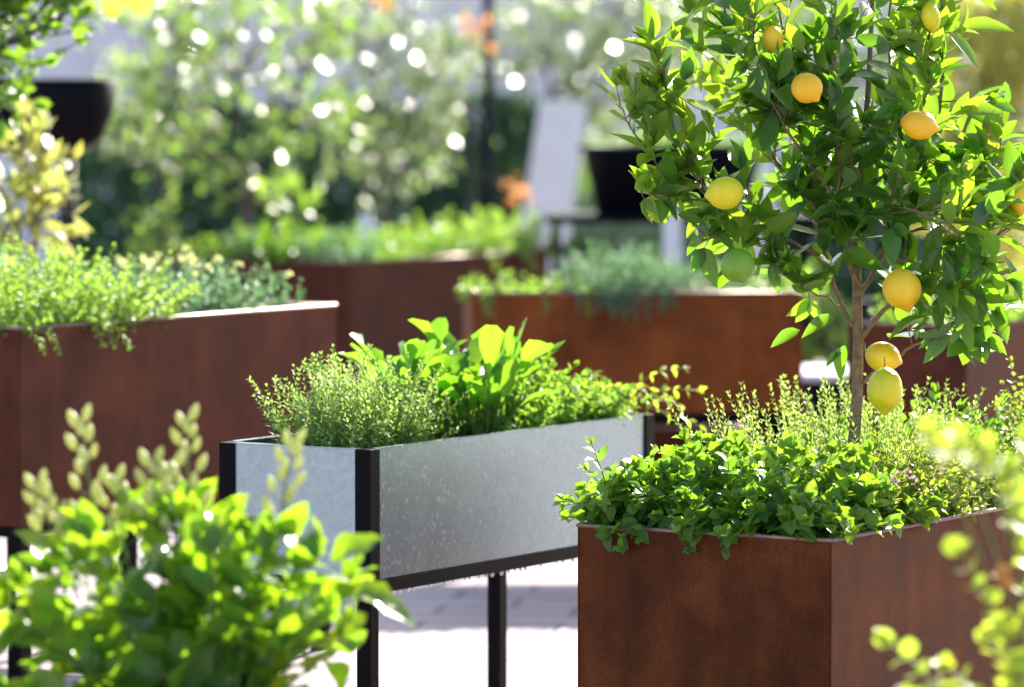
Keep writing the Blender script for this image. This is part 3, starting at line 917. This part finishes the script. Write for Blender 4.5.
# hand placed leaves that stand out in the crown's outline
for (px_, py_, dx, dy, l) in ((800, 330, -40, 18, .075), (845, 345, -8, 30, .08), (968, 312, 22, 42, .10), (772, 262, 6, 32, .07), (688, 188, -48, -2, .10),
                              (700, 215, -18, 28, .06), (842, 352, -14, 8, .05), (836, 318, -36, 12, .085), (640, 118, -18, -38, .08), (655, 60, -14, -36, .08), (960, 30, 48, -6, .12), (955, 108, 44, 4, .11)):
    p = at(px_, py_, TD - .12) - org
    d = np.array([dx, -8, -dy]) / 45.0
    (L2 if px_ < 710 or px_ > 950 and py_ < 200 else L1).add(p, nrm(d), np.array([rng.normal(0, .3), -.7, .8]), l, l * .42)
L1.build("foliage", M['lf_lemon'], root)
o = L2.build("foliage", M['lf_lemon_young'], root); o["label"] = "young yellow-green leaves"


def lemon(px, py, rx, ry, dd, mat, tilt=(0, 0, -1), label=None):
    c = at(px, py, TD + dd) - org
    s = (TD + dd) / FPX
    ax = nrm(tilt)
    a, b = max(rx, ry) * s * 1.0, min(rx, ry) * s * .97
    prof = []
    for i in range(19):
        th = math.pi * i / 18
        h = -a * .93 * math.cos(th); r = b * math.sin(th) ** 1.04
        if i >= 14:
            h += a * .15 * ((i - 14) / 4) ** 1.3
            r *= 1 - .22 * math.sin(math.pi * (i - 14) / 4)
        if i <= 2: h -= a * .04 * (1 - i / 3)
        prof.append((max(r, .0003), h))
    m = MB(); m.lathe(prof, 28, (0, 0, 0), axis=ax)
    ph_ = rng.uniform(0, 6, 3)
    m.v = [v * (1 + .012 * np.sin(v[:, [0]] * 90 + ph_[0]) + .012 * np.sin(v[:, [2]] * 120 + ph_[1])) + rng.normal(0, .00012, v.shape) for v in m.v]
    o = m.build("lemon", mat, root)
    o.location = tuple(c)
    st = MB(); st.tube([-ax * a * .9, -ax * a * 1.02, -ax * a * 1.02 + np.array([rng.normal(0, .004), .004, .02])], [.0028, .0018, .0014], 5)
    st.build("stalk", M['stem'], o)
    if label: o["label"] = label
    return o


lemon(773, 39, 11, 14, -.28, M['lemon'], (.2, 0, -1))
lemon(807, 88, 17, 16, -.40, M['lemon_orange'], (.7, -.3, -.8))
lemon(725, 193, 20, 17, -.33, M['lemon_yg'], (-1, -.2, -.15))
lemon(738, 266, 19, 18, -.33, M['lemon_green'], (.3, -.7, -1), "unripe green lemon")
lemon(919, 125, 19, 15.5, -.38, M['lemon_orange'], (1, -.2, -.25))
lemon(902, 289, 20, 22, -.33, M['lemon'], (.3, -.2, -1))
lemon(883, 357, 19, 16, -.1, M['lemon'], (.9, .1, -.3))
lemon(885, 390, 18.5, 24, -.22, M['lemon_yg'], (0, -.1, -1), "yellow-green lemon with a pointed tip")
lemon(931, 17, 9.5, 16, -.3, M['lemon_yg'], (.2, 0, -1))
lemon(966, 320, 9, 14, -.18, M['lemon_orange'], (0, 0, -1))
lemon(1021, 198, 13, 18, -.2, M['lemon'], (0, 0, -1))

# ------------------------------------------------------------------ side planter plants
f = F_side; z = f.zt - .05
T, L = bush(f, .0, .66, .02, .70, z, 400, (.13, .29), lean=.5, pull=(0, 0, -.35), jit=.1,
            leaf=dict(start=.15, step=.014, ang=65, ln=.021, wr=.7, tip=.7, up=.1, jit=.35), tm=dict(shape='ovate', S=3), r=.0015, edge_drop=.15)
for e in (.33, .36, .30, .1, .02):
    pts = curve(f.p(e, .02, z + .05), -f.v + np.array([0, 0, .4]), rng.uniform(.08, .13), 6, (0, 0, -2.0), .05)
    T.tube(pts, np.linspace(.0015, .0008, 7), 4); leaf_stem(L, pts, start=.1, step=.012, ang=70, ln=.022, wr=.7, tip=.7, up=-.2)
plant("herb", "bushy yellow-green lemon thyme hanging over the reddish planter's rim", "herb", f.p(.3, .35, z), [("stems", T, M['stem']), ("foliage", L, M['lf_lime'])])
T, L = bush(f, .62, 1.42, .10, .62, z, 240, (.10, .19), lean=.3, pull=(0, 0, -.2), jit=.1,
            leaf=dict(start=.15, step=.015, ang=65, ln=.024, wr=.7, tip=.6, up=.1, jit=.35), tm=dict(shape='ovate', S=3), r=.0015, edge_drop=.1)
heads = []
for i in range(30):
    Fl = Leaves(shape='round', S=2, fold=.2)
    c = f.p(rng.uniform(.8, 1.45), rng.uniform(.05, .6), z + rng.uniform(.13, .2))
    for k in range(12):
        v = nrm(rng.normal(0, 1, 3) + np.array([0, 0, .7])); Fl.add(c + v * .004, v, rng.normal(0, 1, 3), .011, .009)
    heads.append(("flower_head", Fl, M['bud']))
plant("herb", "blue-green marjoram with pale flower heads at the far end of the reddish planter", "herb", f.p(1.0, .35, z), [("stems", T, M['stem']), ("foliage", L, M['lf_blue'])] + heads)
# big pale leaves that rise behind the thyme
T, L = rosette(f.p(.55, .55, z), 12, (.07, .11), .45, .5, (.12, .2), shape='ovate')
plant("leafy_plant", "silvery broad leaves rising between the thyme and the marjoram", "leafy plant", f.p(.55, .6, z), [("stems", T, M['stem']), ("foliage", L, M['lf_blue'])])


# ------------------------------------------------------------------ planters farther back
def clump(F, s0, s1, t0, t1, label, mat, h=(.08, .16), n=110, ln=.03, wr=.6, shape='ovate', lean=.4, step=.02, ang=60, hang=0, cat="herb", name="herb", pull=(0, 0, -.2), group=None):
    z = F.zt - .05
    T, L = bush(F, s0, s1, t0, t1, z, n, h, lean=lean, pull=pull, jit=.09,
                leaf=dict(start=.15, step=step, ang=ang, ln=ln, wr=wr, tip=.7, up=.15, jit=.35), tm=dict(shape=shape, S=3), r=.0016, edge_drop=.25)
    for i in range(hang):
        pts = curve(F.p(rng.uniform(s0, s1), .03, z + .05), -F.v + np.array([0, 0, .5]), rng.uniform(.08, .15), 6, (0, 0, -2.0), .06)
        T.tube(pts, np.linspace(.0015, .0008, 7), 4); leaf_stem(L, pts, start=.1, step=step * .8, ang=70, ln=ln * .9, wr=wr, tip=.7, up=-.2)
    return plant(name, label, cat, F.p((s0 + s1) / 2, (t0 + t1) / 2, z), [("stems", T, M['stem']), ("foliage", L, mat)])


clump(F_mid, -.02, .40, .02, .40, "pale lime oregano at the near end of the orange-brown planter", M['lf_lime'], (.06, .11), 80, .028, hang=4)
clump(F_mid, .36, .66, .02, .40, "bushy grey-green rosemary dipping over the orange-brown planter's rim", M['lf_blue'], (.14, .22), 150, .026, .25, 'lance', hang=26, step=.010)
clump(F_mid, .62, .92, .05, .42, "low feathery grey-green herb beside the rosemary", M['lf_blue'], (.10, .17), 120, .024, .25, 'lance', step=.011)
clump(F_mid, .90, 1.15, .05, .40, "yellow-green herb at the far end of the orange-brown planter", M['lf_mint_y'], (.10, .18), 60, .03)
clump(F_back, .02, .30, .10, F_back.W - .05, "dusky blue-green sage at the near corner of the dark planter", M['lf_blue'], (.10, .20), 110, .034, .5)
clump(F_back, .30, 1.0, .12, F_back.W - .05, "low mixed green herbs along the dark planter's rim", M['lf_mint_y'], (.08, .18), 110, .034)
clump(F_back, 1.0, 1.75, .02, .45, "tall lime green bush at the far end of the dark planter", M['lf_lime'], (.14, .24), 120, .036, hang=5)
clump(F_back, .0, .35, F_back.W * .5, F_back.W + .05, "bright green basil at the dark planter's outer corner", M['lf_mint'], (.12, .22), 90, .04)
clump(F_edge, .1, 1.2, .05, .35, "leafy green herb growing in the planter under the lemon tree", M['lf_mint'], (.08, .16), 100, .036)


# ------------------------------------------------------------------ near plants, out of focus
def pot(px, d, top_z, label, w=.5):
    """Low rusted planter for a plant near the camera; its rim is below the picture."""
    c = depth_to_z(px, d, 0)
    F = Frame((c[0], c[1] - w * .6), R(45), w, w, top_z, top_z - .02)
    rust_planter(F, label, M['rust'])
    return F


# broad-leaved plant with spikes of pale buds
D1 = 7.75
c1 = at(190, 760, D1)
pF = pot(190, D1, .42, "low rusted planter under the broad-leaved plant with bud spikes", .55)
base = np.array([c1[0], c1[1], .37])
T, L = MB(), Leaves(shape='ovate', S=7, fold=.3, curl=.3, wave=.3)
root_pts = []
for i in range(46):
    # stems fan out to a broad dome
    tx = rng.uniform(5, 345); dome = 512 + 100 * (abs(tx - 200) / 190) ** 2.2
    ty = dome + abs(rng.normal(0, 45)) + (60 if i % 3 == 0 else 0)
    if i < 14: ty = dome + rng.uniform(-12, 40)
    e = at(tx, ty, D1 + rng.uniform(-.16, .2))
    b0 = base + np.array([rng.uniform(-.09, .09), rng.uniform(-.09, .09), 0])
    m_ = b0 * .5 + e * .5 + np.array([(b0[0] - e[0]) * .12, 0, .03])
    pts = np.array([b0 * (1 - q) ** 2 + 2 * m_ * q * (1 - q) + e * q * q for q in np.linspace(0, 1, 8)])
    T.tube(pts, np.linspace(.0045, .002, 8), 5)
    leaf_stem(L, pts, start=.30, step=.042, mode='alt', ang=66, ln=.118, wr=.62, tip=.65, up=.1, jit=.45)
L.rows = [r_ for r_ in L.rows]
for (tx, ty, dx, dy, l) in ((352, 592, 60, 12, .12), (330, 560, 30, -20, .1), (40, 635, -45, 5, .11), (60, 560, -20, -20, .09)):
    L.add(at(tx, ty, D1 - .1), nrm(np.array([dx, -5, -dy])), np.array([0, -.6, 1.0]), l, l * .6)
spikes = []


def bud(p, d, s):
    BD.lathe([(.0004, 0), (.24 * s, .18 * s), (.34 * s, .5 * s), (.31 * s, .9 * s), (.14 * s, 1.25 * s), (.0004, 1.4 * s)], 8, p, axis=d)


for (tx, ty, nb) in ((80, 425, 13), (186, 424, 15), (114, 484, 9), (152, 466, 12), (38, 488, 12), (292, 445, 15), (170, 470, 8), (60, 520, 6)):
    e = at(tx, ty, D1 + rng.uniform(-.08, .08)); b0 = at(tx + (200 - tx) * .25, 600, D1)
    pts = curve(b0, e - b0, np.linalg.norm(e - b0), 8, (0, 0, 0), .015)
    pts = pts + np.linspace(0, 1, 9)[:, None] * (e - pts[-1])
    T.tube(pts, np.linspace(.003, .0015, 9), 5)
    BD = MB(); spikes.append(("bud_spike", BD, M['bud']))
    for k in range(nb):
        q = 1 - .62 * (k / nb) ** 1.1
        p, a = poly_at(pts, q)
        side = nrm(np.array([math.cos(k * 2.4), math.sin(k * 2.4), 0]))
        off = .008 + .036 * (1 - q)
        p2 = p + side * off + a * off * .6
        T.tube([p, p2], [.0012, .001], 4)
        bud(p2, a + side * .45, .021 + .007 * rng.uniform())
plant("leafy_plant", "broad-leaved green plant with upright spikes of pale buds", "leafy plant", base, [("stems", T, M['stem']), ("foliage", L, M['lf_kale'])] + spikes)

# sprigs with round leaves near the other corner
D2 = 6.9
pF2 = pot(1080, D2, .42, "low rusted planter under the round-leaved yellow sprigs", .5)
c2 = depth_to_z(1075, D2, .37)
T, L = MB(), Leaves(shape='round', S=4, fold=.15, curl=.15)
Lo = Leaves(shape='round', S=3)
for (tx, ty) in ((892, 645), (915, 695), (962, 556), (1010, 480), (1030, 440), (1018, 520), (990, 640), (950, 670), (1040, 560), (1030, 600), (1015, 470)):
    e = at(tx, ty, D2 + rng.uniform(-.15, .15))
    m_ = np.array([(c2[0] + e[0]) / 2 + .03, e[1], c2[2] + (e[2] - c2[2]) * .62])
    pts = np.array([c2 * (1 - q) ** 2 + 2 * m_ * q * (1 - q) + e * q * q for q in np.linspace(0, 1, 9)])
    T.tube(pts, np.linspace(.003, .0012, 9), 5)
    leaf_stem(L, pts, start=.45, step=.032, mode='opp', ang=70, ln=.044, wr=.85, tip=.85, up=.2, jit=.4)
for k in range(8): Lo.add(at(1006, 574, D2) + rng.normal(0, .004, 3), nrm(rng.normal(0, 1, 3)), rng.normal(0, 1, 3), .022, .02)
plant("leafy_plant", "blurred yellow-green sprigs with round leaves and one orange bud", "leafy plant", c2, [("stems", T, M['stem']), ("foliage", L, M['lf_gold']), ("orange_bud", Lo, M['orange_petal'])])
T, L = MB(), Leaves(shape='round', S=4)
b0 = depth_to_z(1090, 7.2, .40)
for (tx, ty) in ((930, 430), (958, 436), (985, 446)):
    e = at(tx, ty, 6.4)
    m_ = np.array([e[0] + .02, (b0[1] + e[1]) / 2, e[2] + .01]) * .6 + (b0 + e) / 2 * .4
    pts = np.array([b0 * (1 - q) ** 2 + 2 * m_ * q * (1 - q) + e * q * q for q in np.linspace(0, 1, 9)])
    T.tube(pts, np.linspace(.0025, .0012, 9), 5); leaf_stem(L, pts, start=.85, step=.02, mode='opp', ang=70, ln=.03, wr=.85, tip=.85, up=.2, jit=.4)
plant("leafy_plant", "golden sprig leaning in front of the pink-flowered oregano, very blurred", "leafy plant", b0, [("stems", T, M['stem']), ("foliage", L, M['lf_gold'])])


# ------------------------------------------------------------------ trees and shrubs behind
def tree(name, label, px, d, trunk_px_top, crown, n_twig, leafkw, lmat, trunk_r=.03, base_px=None, tm=None, cat="tree", group=None, twig=(.12, .3), yellow=0, lean=0.0, bark='bark_dark', base_z=0.0):
    """crown: list of (px, py, rx, ry, depth spread) blobs at depth d."""
    b = depth_to_z(px, d, base_z)
    root = empty(name, b, label, cat, group)
    top = at(trunk_px_top[0], trunk_px_top[1], d)
    T = MB()
    n = 7
    pts = np.array([b + (top - b) * i / n + np.array([lean * math.sin(math.pi * i / n) + rng.normal(0, .012), rng.normal(0, .012), 0]) - b for i in range(n + 1)])
    pts[0] = 0
    T.tube(pts, np.linspace(trunk_r, trunk_r * .55, n + 1), 8)
    T.build("trunk", M[bark], root)
    B = MB(); L = Leaves(**(tm or dict(shape='ovate', S=3, fold=.1, curl=.06, wave=.03)))
    topl = pts[-1]
    lo = b + pts[int(n * .75)]
    area = [c[2] * c[3] for c in crown]; tot = sum(area)
    for (cx, cy_, rx, ry, dz), ar in zip(crown, area):
        c = at(cx, cy_, d) - b
        st = pts[int(rng.integers(n - 2, n + 1))]
        m_ = (st + c) / 2 + rng.normal(0, .05, 3)
        lim = np.array([st * (1 - q) ** 2 + 2 * m_ * q * (1 - q) + c * q * q for q in np.linspace(0, 1, 7)])
        B.tube(lim, np.linspace(trunk_r * .5, trunk_r * .15, 7), 5)
        k = max(3, int(n_twig * ar / tot))
        for i in range(k):
            v = nrm(rng.normal(0, 1, 3)) * rng.uniform(.15, 1) ** .45
            e = c + np.array([v[0] * rx * d / FPX, v[1] * dz, v[2] * ry * d / FPX])
            s, _ = poly_at(lim, rng.uniform(.5, 1))
            dd = nrm(nrm(e - s) + rng.normal(0, .5, 3))
            ln = rng.uniform(*twig)
            tw = curve(e - dd * ln * .5, dd, ln, 4, (0, 0, -.2), .12)
            tw = np.vstack([[s * .5 + tw[0] * .5 + rng.normal(0, .01, 3)], tw]) if i % 2 else tw
            if i % 2: tw = np.vstack([[s], tw])
            B.tube(tw, np.linspace(.004, .0014, len(tw)), 4)
            leaf_stem(L, tw, start=.35 if i % 2 else .05, **leafkw)
    B.build("branches", M[bark], root)
    L.build("crown", lmat, root)
    return root


bgl = dict(step=.04, mode='alt', ang=60, ln=.066, wr=.55, tip=.8, up=.1, jit=.42, bias=(.55, -.38, 0))
tree("garden_tree", "tree with a bare grey trunk rising behind the dark planter's blue-green sage", 232, 19.6, (238, 120),
     [(235, 40, 85, 60, .6), (150, 80, 50, 60, .4), (300, 110, 60, 60, .4), (190, 140, 50, 40, .4), (260, 170, 50, 30, .3), (320, 30, 50, 40, .4), (160, 10, 60, 40, .4)], 190, bgl, M['lf_bg'], .032, lean=.05)
tree("garden_tree", "thin young tree with yellow leaves among green just past the black bowl", 170, 22.5, (168, 130),
     [(130, 100, 45, 60, .4), (180, 60, 50, 60, .4), (150, 150, 30, 30, .3)], 60, bgl, M['lf_bg_olive'], .022)
tree("garden_tree", "grey-leaved olive tree in front of the pole, full of glints", 384, 23.0, (384, 110),
     [(385, 50, 70, 60, .6), (420, 110, 50, 50, .4), (350, 120, 45, 50, .4), (400, 170, 55, 30, .4), (450, 60, 40, 60, .4), (340, 30, 40, 40, .4)], 190, bgl, M['lf_bg_olive'], .03)
tree("garden_tree", "pale green olive tree behind the white leaning board", 548, 27.0, (548, 90),
     [(540, 40, 70, 60, .7), (600, 70, 60, 60, .6), (640, 40, 60, 50, .6), (590, 130, 40, 50, .4), (690, 60, 70, 60, .6), (520, 110, 30, 50, .4), (620, 0, 90, 40, .6)], 300, dict(bgl, ln=.075), M['lf_bg_olive'], .04)
tree("garden_tree", "bushy tree behind the lemon tree, its leaves bright yellow-green", 810, 25.0, (800, 60),
     [(760, 40, 90, 70, .6), (850, 60, 90, 80, .6), (840, 200, 60, 50, .5), (900, 160, 60, 60, .5), (930, 40, 60, 60, .4)], 260, bgl, M['lf_bg'], .04)
tree("bamboo_clump", "tall clump of yellow strap-leaved bamboo beyond the lemon tree", 990, 20.0, (985, 60),
     [(980, 40, 50, 70, .4), (1010, 110, 50, 70, .4), (960, 120, 30, 50, .3), (1030, 20, 50, 60, .4), (985, 190, 50, 50, .4), (1000, 260, 50, 50, .4)], 300, dict(step=.05, mode='alt', ang=40, ln=.17, wr=.13, tip=.9, up=-.5, jit=.5), M['lf_bamboo'], .02, cat="bamboo", tm=dict(shape='strap', S=4, fold=.3, curl=.5))
tree("shrub", "shrub with orange and yellow leaves rising behind the thyme", 28, 13.2, (28, 225),
     [(25, 160, 32, 34, .15), (50, 185, 24, 26, .12), (5, 200, 30, 36, .15), (40, 215, 34, 20, .15)], 42, dict(step=.05, mode='alt', ang=55, ln=.10, wr=.40, tip=.9, up=.1, jit=.4), M['lf_yellow'], .012, cat="shrub", twig=(.06, .14))
# small-leaved tree at the edge, its shoots hang into the picture
tree("garden_tree", "dark green tree whose shoots hang in above the orange-leaved shrub", -190, 12.6, (-120, -160),
     [(5, 20, 34, 46, .15), (68, 12, 22, 34, .1), (15, 80, 16, 30, .1), (-60, -40, 80, 80, .3), (0, 110, 12, 16, .05), (30, -50, 70, 50, .2), (-110, -120, 90, 60, .3)], 300, dict(step=.03, mode='alt', ang=60, ln=.07, wr=.55, tip=.8, up=-.1, jit=.5), M['lf_mint'], .04, twig=(.06, .16))
# near branch with one lit yellow leaf
b = depth_to_z(-330, 6.0, 0)
root = empty("sapling", b, "near sapling whose one very blurred yellow leaf hangs above the trees", "tree")
T = MB(); e = at(132, -45, 5.6)
T.tube([np.zeros(3), np.array([.03, 0, 1.0]), np.array([.06, 0, 1.8]), (e - b) * .5 + np.array([0, 0, .95]), (e - b) * .8 + np.array([0, 0, .32]), e - b], [.02, .016, .012, .007, .004, .002], 7)
T.build("trunk", M['bark'], root)
L = Leaves(shape='ovate', S=6, fold=.2)
for a in ((.15, -.1, -1), (-.4, .1, -1), (.9, 0, -.2), (-1, 0, .2)):
    L.add(e - b, nrm(a), np.array([0, -1, .4]), .085, .045)
for k in range(30):
    L.add(np.array([.06, 0, 1.8]) + rng.normal(0, .12, 3) - np.array([.1, 0, 0]), nrm(rng.normal(0, 1, 3)), rng.normal(0, 1, 3), .08, .04)
L.build("crown", M['lf_gold'], root)


def hedge(px0, px1, d, ztop, label, mat, n, z0=0.05):
    """Clipped hedge: leaves over a block's surface and inside it, round dark stems."""
    a = depth_to_z(px0, d, 0); b = depth_to_z(px1, d, 0)
    root = empty("hedge", (a + b) / 2, label, "hedge")
    o = (a + b) / 2
    w = b[0] - a[0]
    L = Leaves(shape='lance', S=2, fold=.2)
    for i in range(n):
        x = rng.uniform(-w / 2, w / 2); y = abs(rng.normal(0, .16)) * (1 if rng.uniform() < .8 else 2); zz = rng.uniform(z0, ztop) + .05 * math.sin(x * 7)
        dd = nrm(np.array([rng.normal(0, .5), -.4, 1.0]))
        L.add((x, y, zz), dd, np.array([rng.normal(0, .5), -1, .4]), rng.uniform(.06, .12), .025)
    L.build("foliage", mat, root)
    T = MB()
    x = -w / 2 + .1
    while x < w / 2:
        T.tube(curve((x, .3, 0), (0, 0, 1), ztop * .9, 4, jit=.05), [.02, .018, .014, .01, .006], 5); x += .25
    T.build("stems", M['bark_dark'], root)


hedge(60, 545, 26.0, 1.48, "dark green clipped hedge behind the slender trees", M['lf_dark'], 15000)
hedge(500, 760, 31.0, 1.25, "mid green hedge behind the white leaning board", M['lf_bg'], 5000)
hedge(780, 1060, 24.0, 1.15, "dark hedge low behind the lemon tree's trunk", M['lf_dark'], 5000)

# ------------------------------------------------------------------ other things in the background
# tall dark pole
c = depth_to_z(488, 22.0, 0)
root = empty("garden_pole", c, "tall thin dark pole standing between the olive trees", "pole")
m2 = MB(); m2.tube([(0, 0, .05), (.005, 0, 1.2), (0, 0, 2.9)], [.03, .028, .026], 12); m2.build("shaft", M['black_plastic'], root)
m2 = MB(); m2.lathe([(.0, 0), (.28, 0), (.28, .05), (.05, .08), (.04, .2), (0, .2)], 24); m2.build("base", M['black'], root)

# black bowl on a pedestal
d = 16.0
c = depth_to_z(72, d, 0); s = d / FPX
root = empty("fire_bowl", c, "wide black bowl on a thin post behind the orange-leaved shrub", "bowl")
zt = at(72, 80, d)[2]; zb = at(72, 152, d)[2]
h = zt - zb
m2 = MB(); m2.lathe([(.0, 0), (.05, .0), (.12, h * .18), (.165, h * .55), (.18, h), (.172, h + .004), (.155, h * .6), (0, h * .2)], 32, (-.01, 0, zb)); m2.build("bowl", M['black'], root)
m2 = MB(); m2.tube([(0, 0, .02), (0, 0, zb + .012)], [.016, .014], 10); m2.build("post", M['black'], root)
m2 = MB(); m2.lathe([(0, 0), (.16, 0), (.16, .02), (0, .025)], 24); m2.build("foot", M['black'], root)
c = depth_to_z(20, 16.6, 0)
root = empty("grill_box", c, "black lidded box on legs partly hidden by the orange-leaved shrub", "grill")
m2 = MB(); zt = at(20, 84, 16.6)[2]; zb = at(20, 152, 16.6)[2]
m2.box((-.32, -.15, zb), (.26, .15, zt)); m2.build("body", M['black'], root, smooth=False, bevel=.01)
for x_ in (-.23, .16):
    m2 = MB(); m2.box((x_, -.14, 0), (x_ + .02, -.12, zb - .002)); m2.build("leg", M['black'], root, smooth=False)

# black tapered tub on a black table
d = 19.0
zt = at(0, 145, d)[2]; zb = at(0, 213, d)[2]
xl, xr = (580 - 512) / FPX * d, (765 - 512) / FPX * d
cx = (xl + xr) / 2
root = empty("tub", (cx, d, zb), "large black tapered tub standing on the dark table behind the lemon tree", "tub")
m2 = MB(); r_ = (xr - xl) / 2; h = zt - zb
m2.lathe([(0, 0), (r_ * .82, 0), (r_ * .97, h * .93), (r_ * 1.03, h * .93), (r_ * 1.03, h), (r_ * .94, h), (r_ * .80, h * .1), (0, h * .1)], 36)
m2.build("shell", M['black_plastic'], root)
root = empty("table", (cx, d, 0), "low dark table carrying the large black tub", "table")
m2 = MB(); m2.box((-.55, -.4, zb - .035), (.6, .4, zb - .001)); m2.build("table_top", M['black'], root, smooth=False, bevel=.004)
for x_ in (-.52, .54):
    for y_ in (-.37, .34):
        m2 = MB(); m2.box((x_, y_, 0), (x_ + .035, y_ + .035, zb - .037)); m2.build("leg", M['black'], root, smooth=False)
# white buckets / posts under and by the table
for (px_, w_, y0, y1, dd, lab) in ((672, 9, 213, 262, 18.2, "narrow white post standing before the dark table"), (757, 18, 190, 268, 20.0, "wide white post half hidden by lemon leaves"), ):
    c = depth_to_z(px_, dd, 0); zt = at(px_, y0, dd)[2]
    root = empty("post", c, lab, "post")
    ww = w_ * dd / FPX
    m2 = MB(); m2.box((-ww, -ww, 0), (ww, ww, zt - .022)); m2.build("shaft", M['white_paint'], root, smooth=False, bevel=.004)
    m2 = MB(); m2.box((-ww * 1.15, -ww * 1.15, zt - .02), (ww * 1.15, ww * 1.15, zt)); m2.build("cap", M['white_paint'], root, smooth=False, bevel=.004)
# pale jug on the back planter's soil and dark bench behind it
d = 18.6
c = at(366, 232, d)
root = empty("jug", (c[0], c[1], c[2] - .07), "small white jug behind the dark planter's herbs", "jug")
m2 = MB(); m2.lathe([(0, 0), (.032, 0), (.04, .05), (.034, .1), (.025, .125), (.03, .145), (.026, .145), (.02, .12), (.03, .06), (0, .01)], 20); m2.build("body", M['white_paint'], root)
m2 = MB(); m2.tube([(.034, 0, .03), (.06, 0, .05), (.06, 0, .09), (.03, 0, .11)], .005, 8); m2.build("handle", M['white_paint'], root)
jz = c[2] - .07
root = empty("bench", (0, 18.75, 0), "dark low bench carrying the white jug", "bench")
xa, xb = (318 - 512) / FPX * 18.75, (600 - 512) / FPX * 18.75
m2 = MB(); m2.box((xa, -.16, jz - .03), (xb, .25, jz)); m2.build("bench_top", M['black'], root, smooth=False, bevel=.004)
for x_ in (xa + .02, xb - .05):
    for y_ in (-.14, .2):
        m2 = MB(); m2.box((x_, y_, 0), (x_ + .03, y_ + .03, jz - .032)); m2.build("leg", M['black'], root, smooth=False)
# leaning white board
d = 24.0
a = at(520, 215, d); b_ = at(575, 100, d)
root = empty("leaning_board", (a[0] + .1, d, 0), "whitish board leaning behind the bench, narrower at the bottom", "board")
o3 = np.array([a[0] + .1, d, 0])
q = [at(518, 230, d) - o3, at(568, 230, d) - o3, at(588, 102, d) - o3, at(540, 100, d) - o3]
q[0][2] = .0; q[1][2] = .0; q[0][0] -= .12; q[1][0] -= .1
th_ = np.array([0, .03, 0])
m2 = MB(); m2.add([*q, *[v + th_ for v in q]], [(0, 1, 2, 3), (7, 6, 5, 4), (0, 4, 5, 1), (1, 5, 6, 2), (2, 6, 7, 3), (3, 7, 4, 0)])
m2.build("board", M['white_paint'], root, smooth=False, bevel=.004)
# black storage box filling the dark shade behind the lemon tree trunk
d = 16.2
c = depth_to_z(880, d, 0)
zt = at(880, 374, d)[2]
root = empty("storage_box", c, "black storage box with a pale top behind the lemon tree's trunk", "box")
hw = 85 * d / FPX
m2 = MB(); m2.box((-hw, -.02, 0.03), (hw, .5, zt - .03)); m2.build("body", M['black_plastic'], root, smooth=False, bevel=.01)
m2 = MB(); m2.box((-hw - .02, -.04, zt - .028), (hw + .02, .52, zt)); m2.build("lid", M['white_paint'], root, smooth=False, bevel=.005)  # white lid colour stands in for sunlight on a dark top
# black drum added to fill the dark shade behind, higher
d = 17.5
c = depth_to_z(900, d, 0)
root = empty("shade_filler", c, "black drum filling the dark shade beyond the storage box", "shade_filler")
zt = at(900, 300, d)[2]
m2 = MB(); m2.lathe([(0, 0), (.15, 0), (.175, zt * .3), (.18, zt * .6), (.165, zt * .97), (.17, zt), (.15, zt), (.14, zt - .04), (0, zt - .05)], 32); m2.build("shell", M['black_plastic'], root)
# light green shrubs on the ground
tree("shrub", "round lime green shrub seen between the orange-brown planter and the lemon trunk", 822, 18.0, (822, 330),
     [(822, 325, 26, 34, .15), (850, 350, 20, 24, .12)], 70, dict(step=.03, mode='alt', ang=60, ln=.05, wr=.5, tip=.8, up=.1, jit=.5), M['lf_lime'], .012, cat="shrub", twig=(.06, .14))
tree("shrub", "yellow-green shrub glowing just behind the black bowl's post", 155, 19.0, (155, 240),
     [(150, 235, 22, 26, .15), (178, 250, 18, 16, .12)], 50, dict(step=.03, mode='alt', ang=60, ln=.05, wr=.5, tip=.8, up=.1, jit=.5), M['lf_lime'], .012, cat="shrub", twig=(.06, .14))
tree("shrub", "young shrub with two large lit leaves beside the slender tree's trunk", 290, 17.9, (290, 215),
     [(278, 196, 8, 10, .03), (300, 205, 8, 12, .03)], 10, dict(step=.05, mode='alt', ang=60, ln=.09, wr=.6, tip=.9, up=-.1, jit=.5), M['lf_lime'], .008, cat="shrub", twig=(.03, .06))
tree("flowering_shrub", "shrub with orange flowers beside the tall dark pole", 470, 21.0, (472, 70),
     [(475, 35, 9, 10, .1), (512, 185, 12, 9, .15), (380, 2, 12, 6, .1)], 16, dict(step=.03, mode='alt', ang=60, ln=.05, wr=.6, tip=.9, up=.1, jit=.5), M['orange_petal'], .012, cat="shrub", twig=(.05, .12))
tree("shrub", "low dark shrub on the paving beyond the trough's leg", 545, 15.8, (545, 560),
     [(530, 562, 50, 18, .2), (580, 560, 30, 18, .2)], 80, dict(step=.03, mode='alt', ang=60, ln=.04, wr=.5, tip=.8, up=.1, jit=.5), M['lf_dark'], .012, cat="shrub", twig=(.06, .14))
print("objects", len(bpy.data.objects))
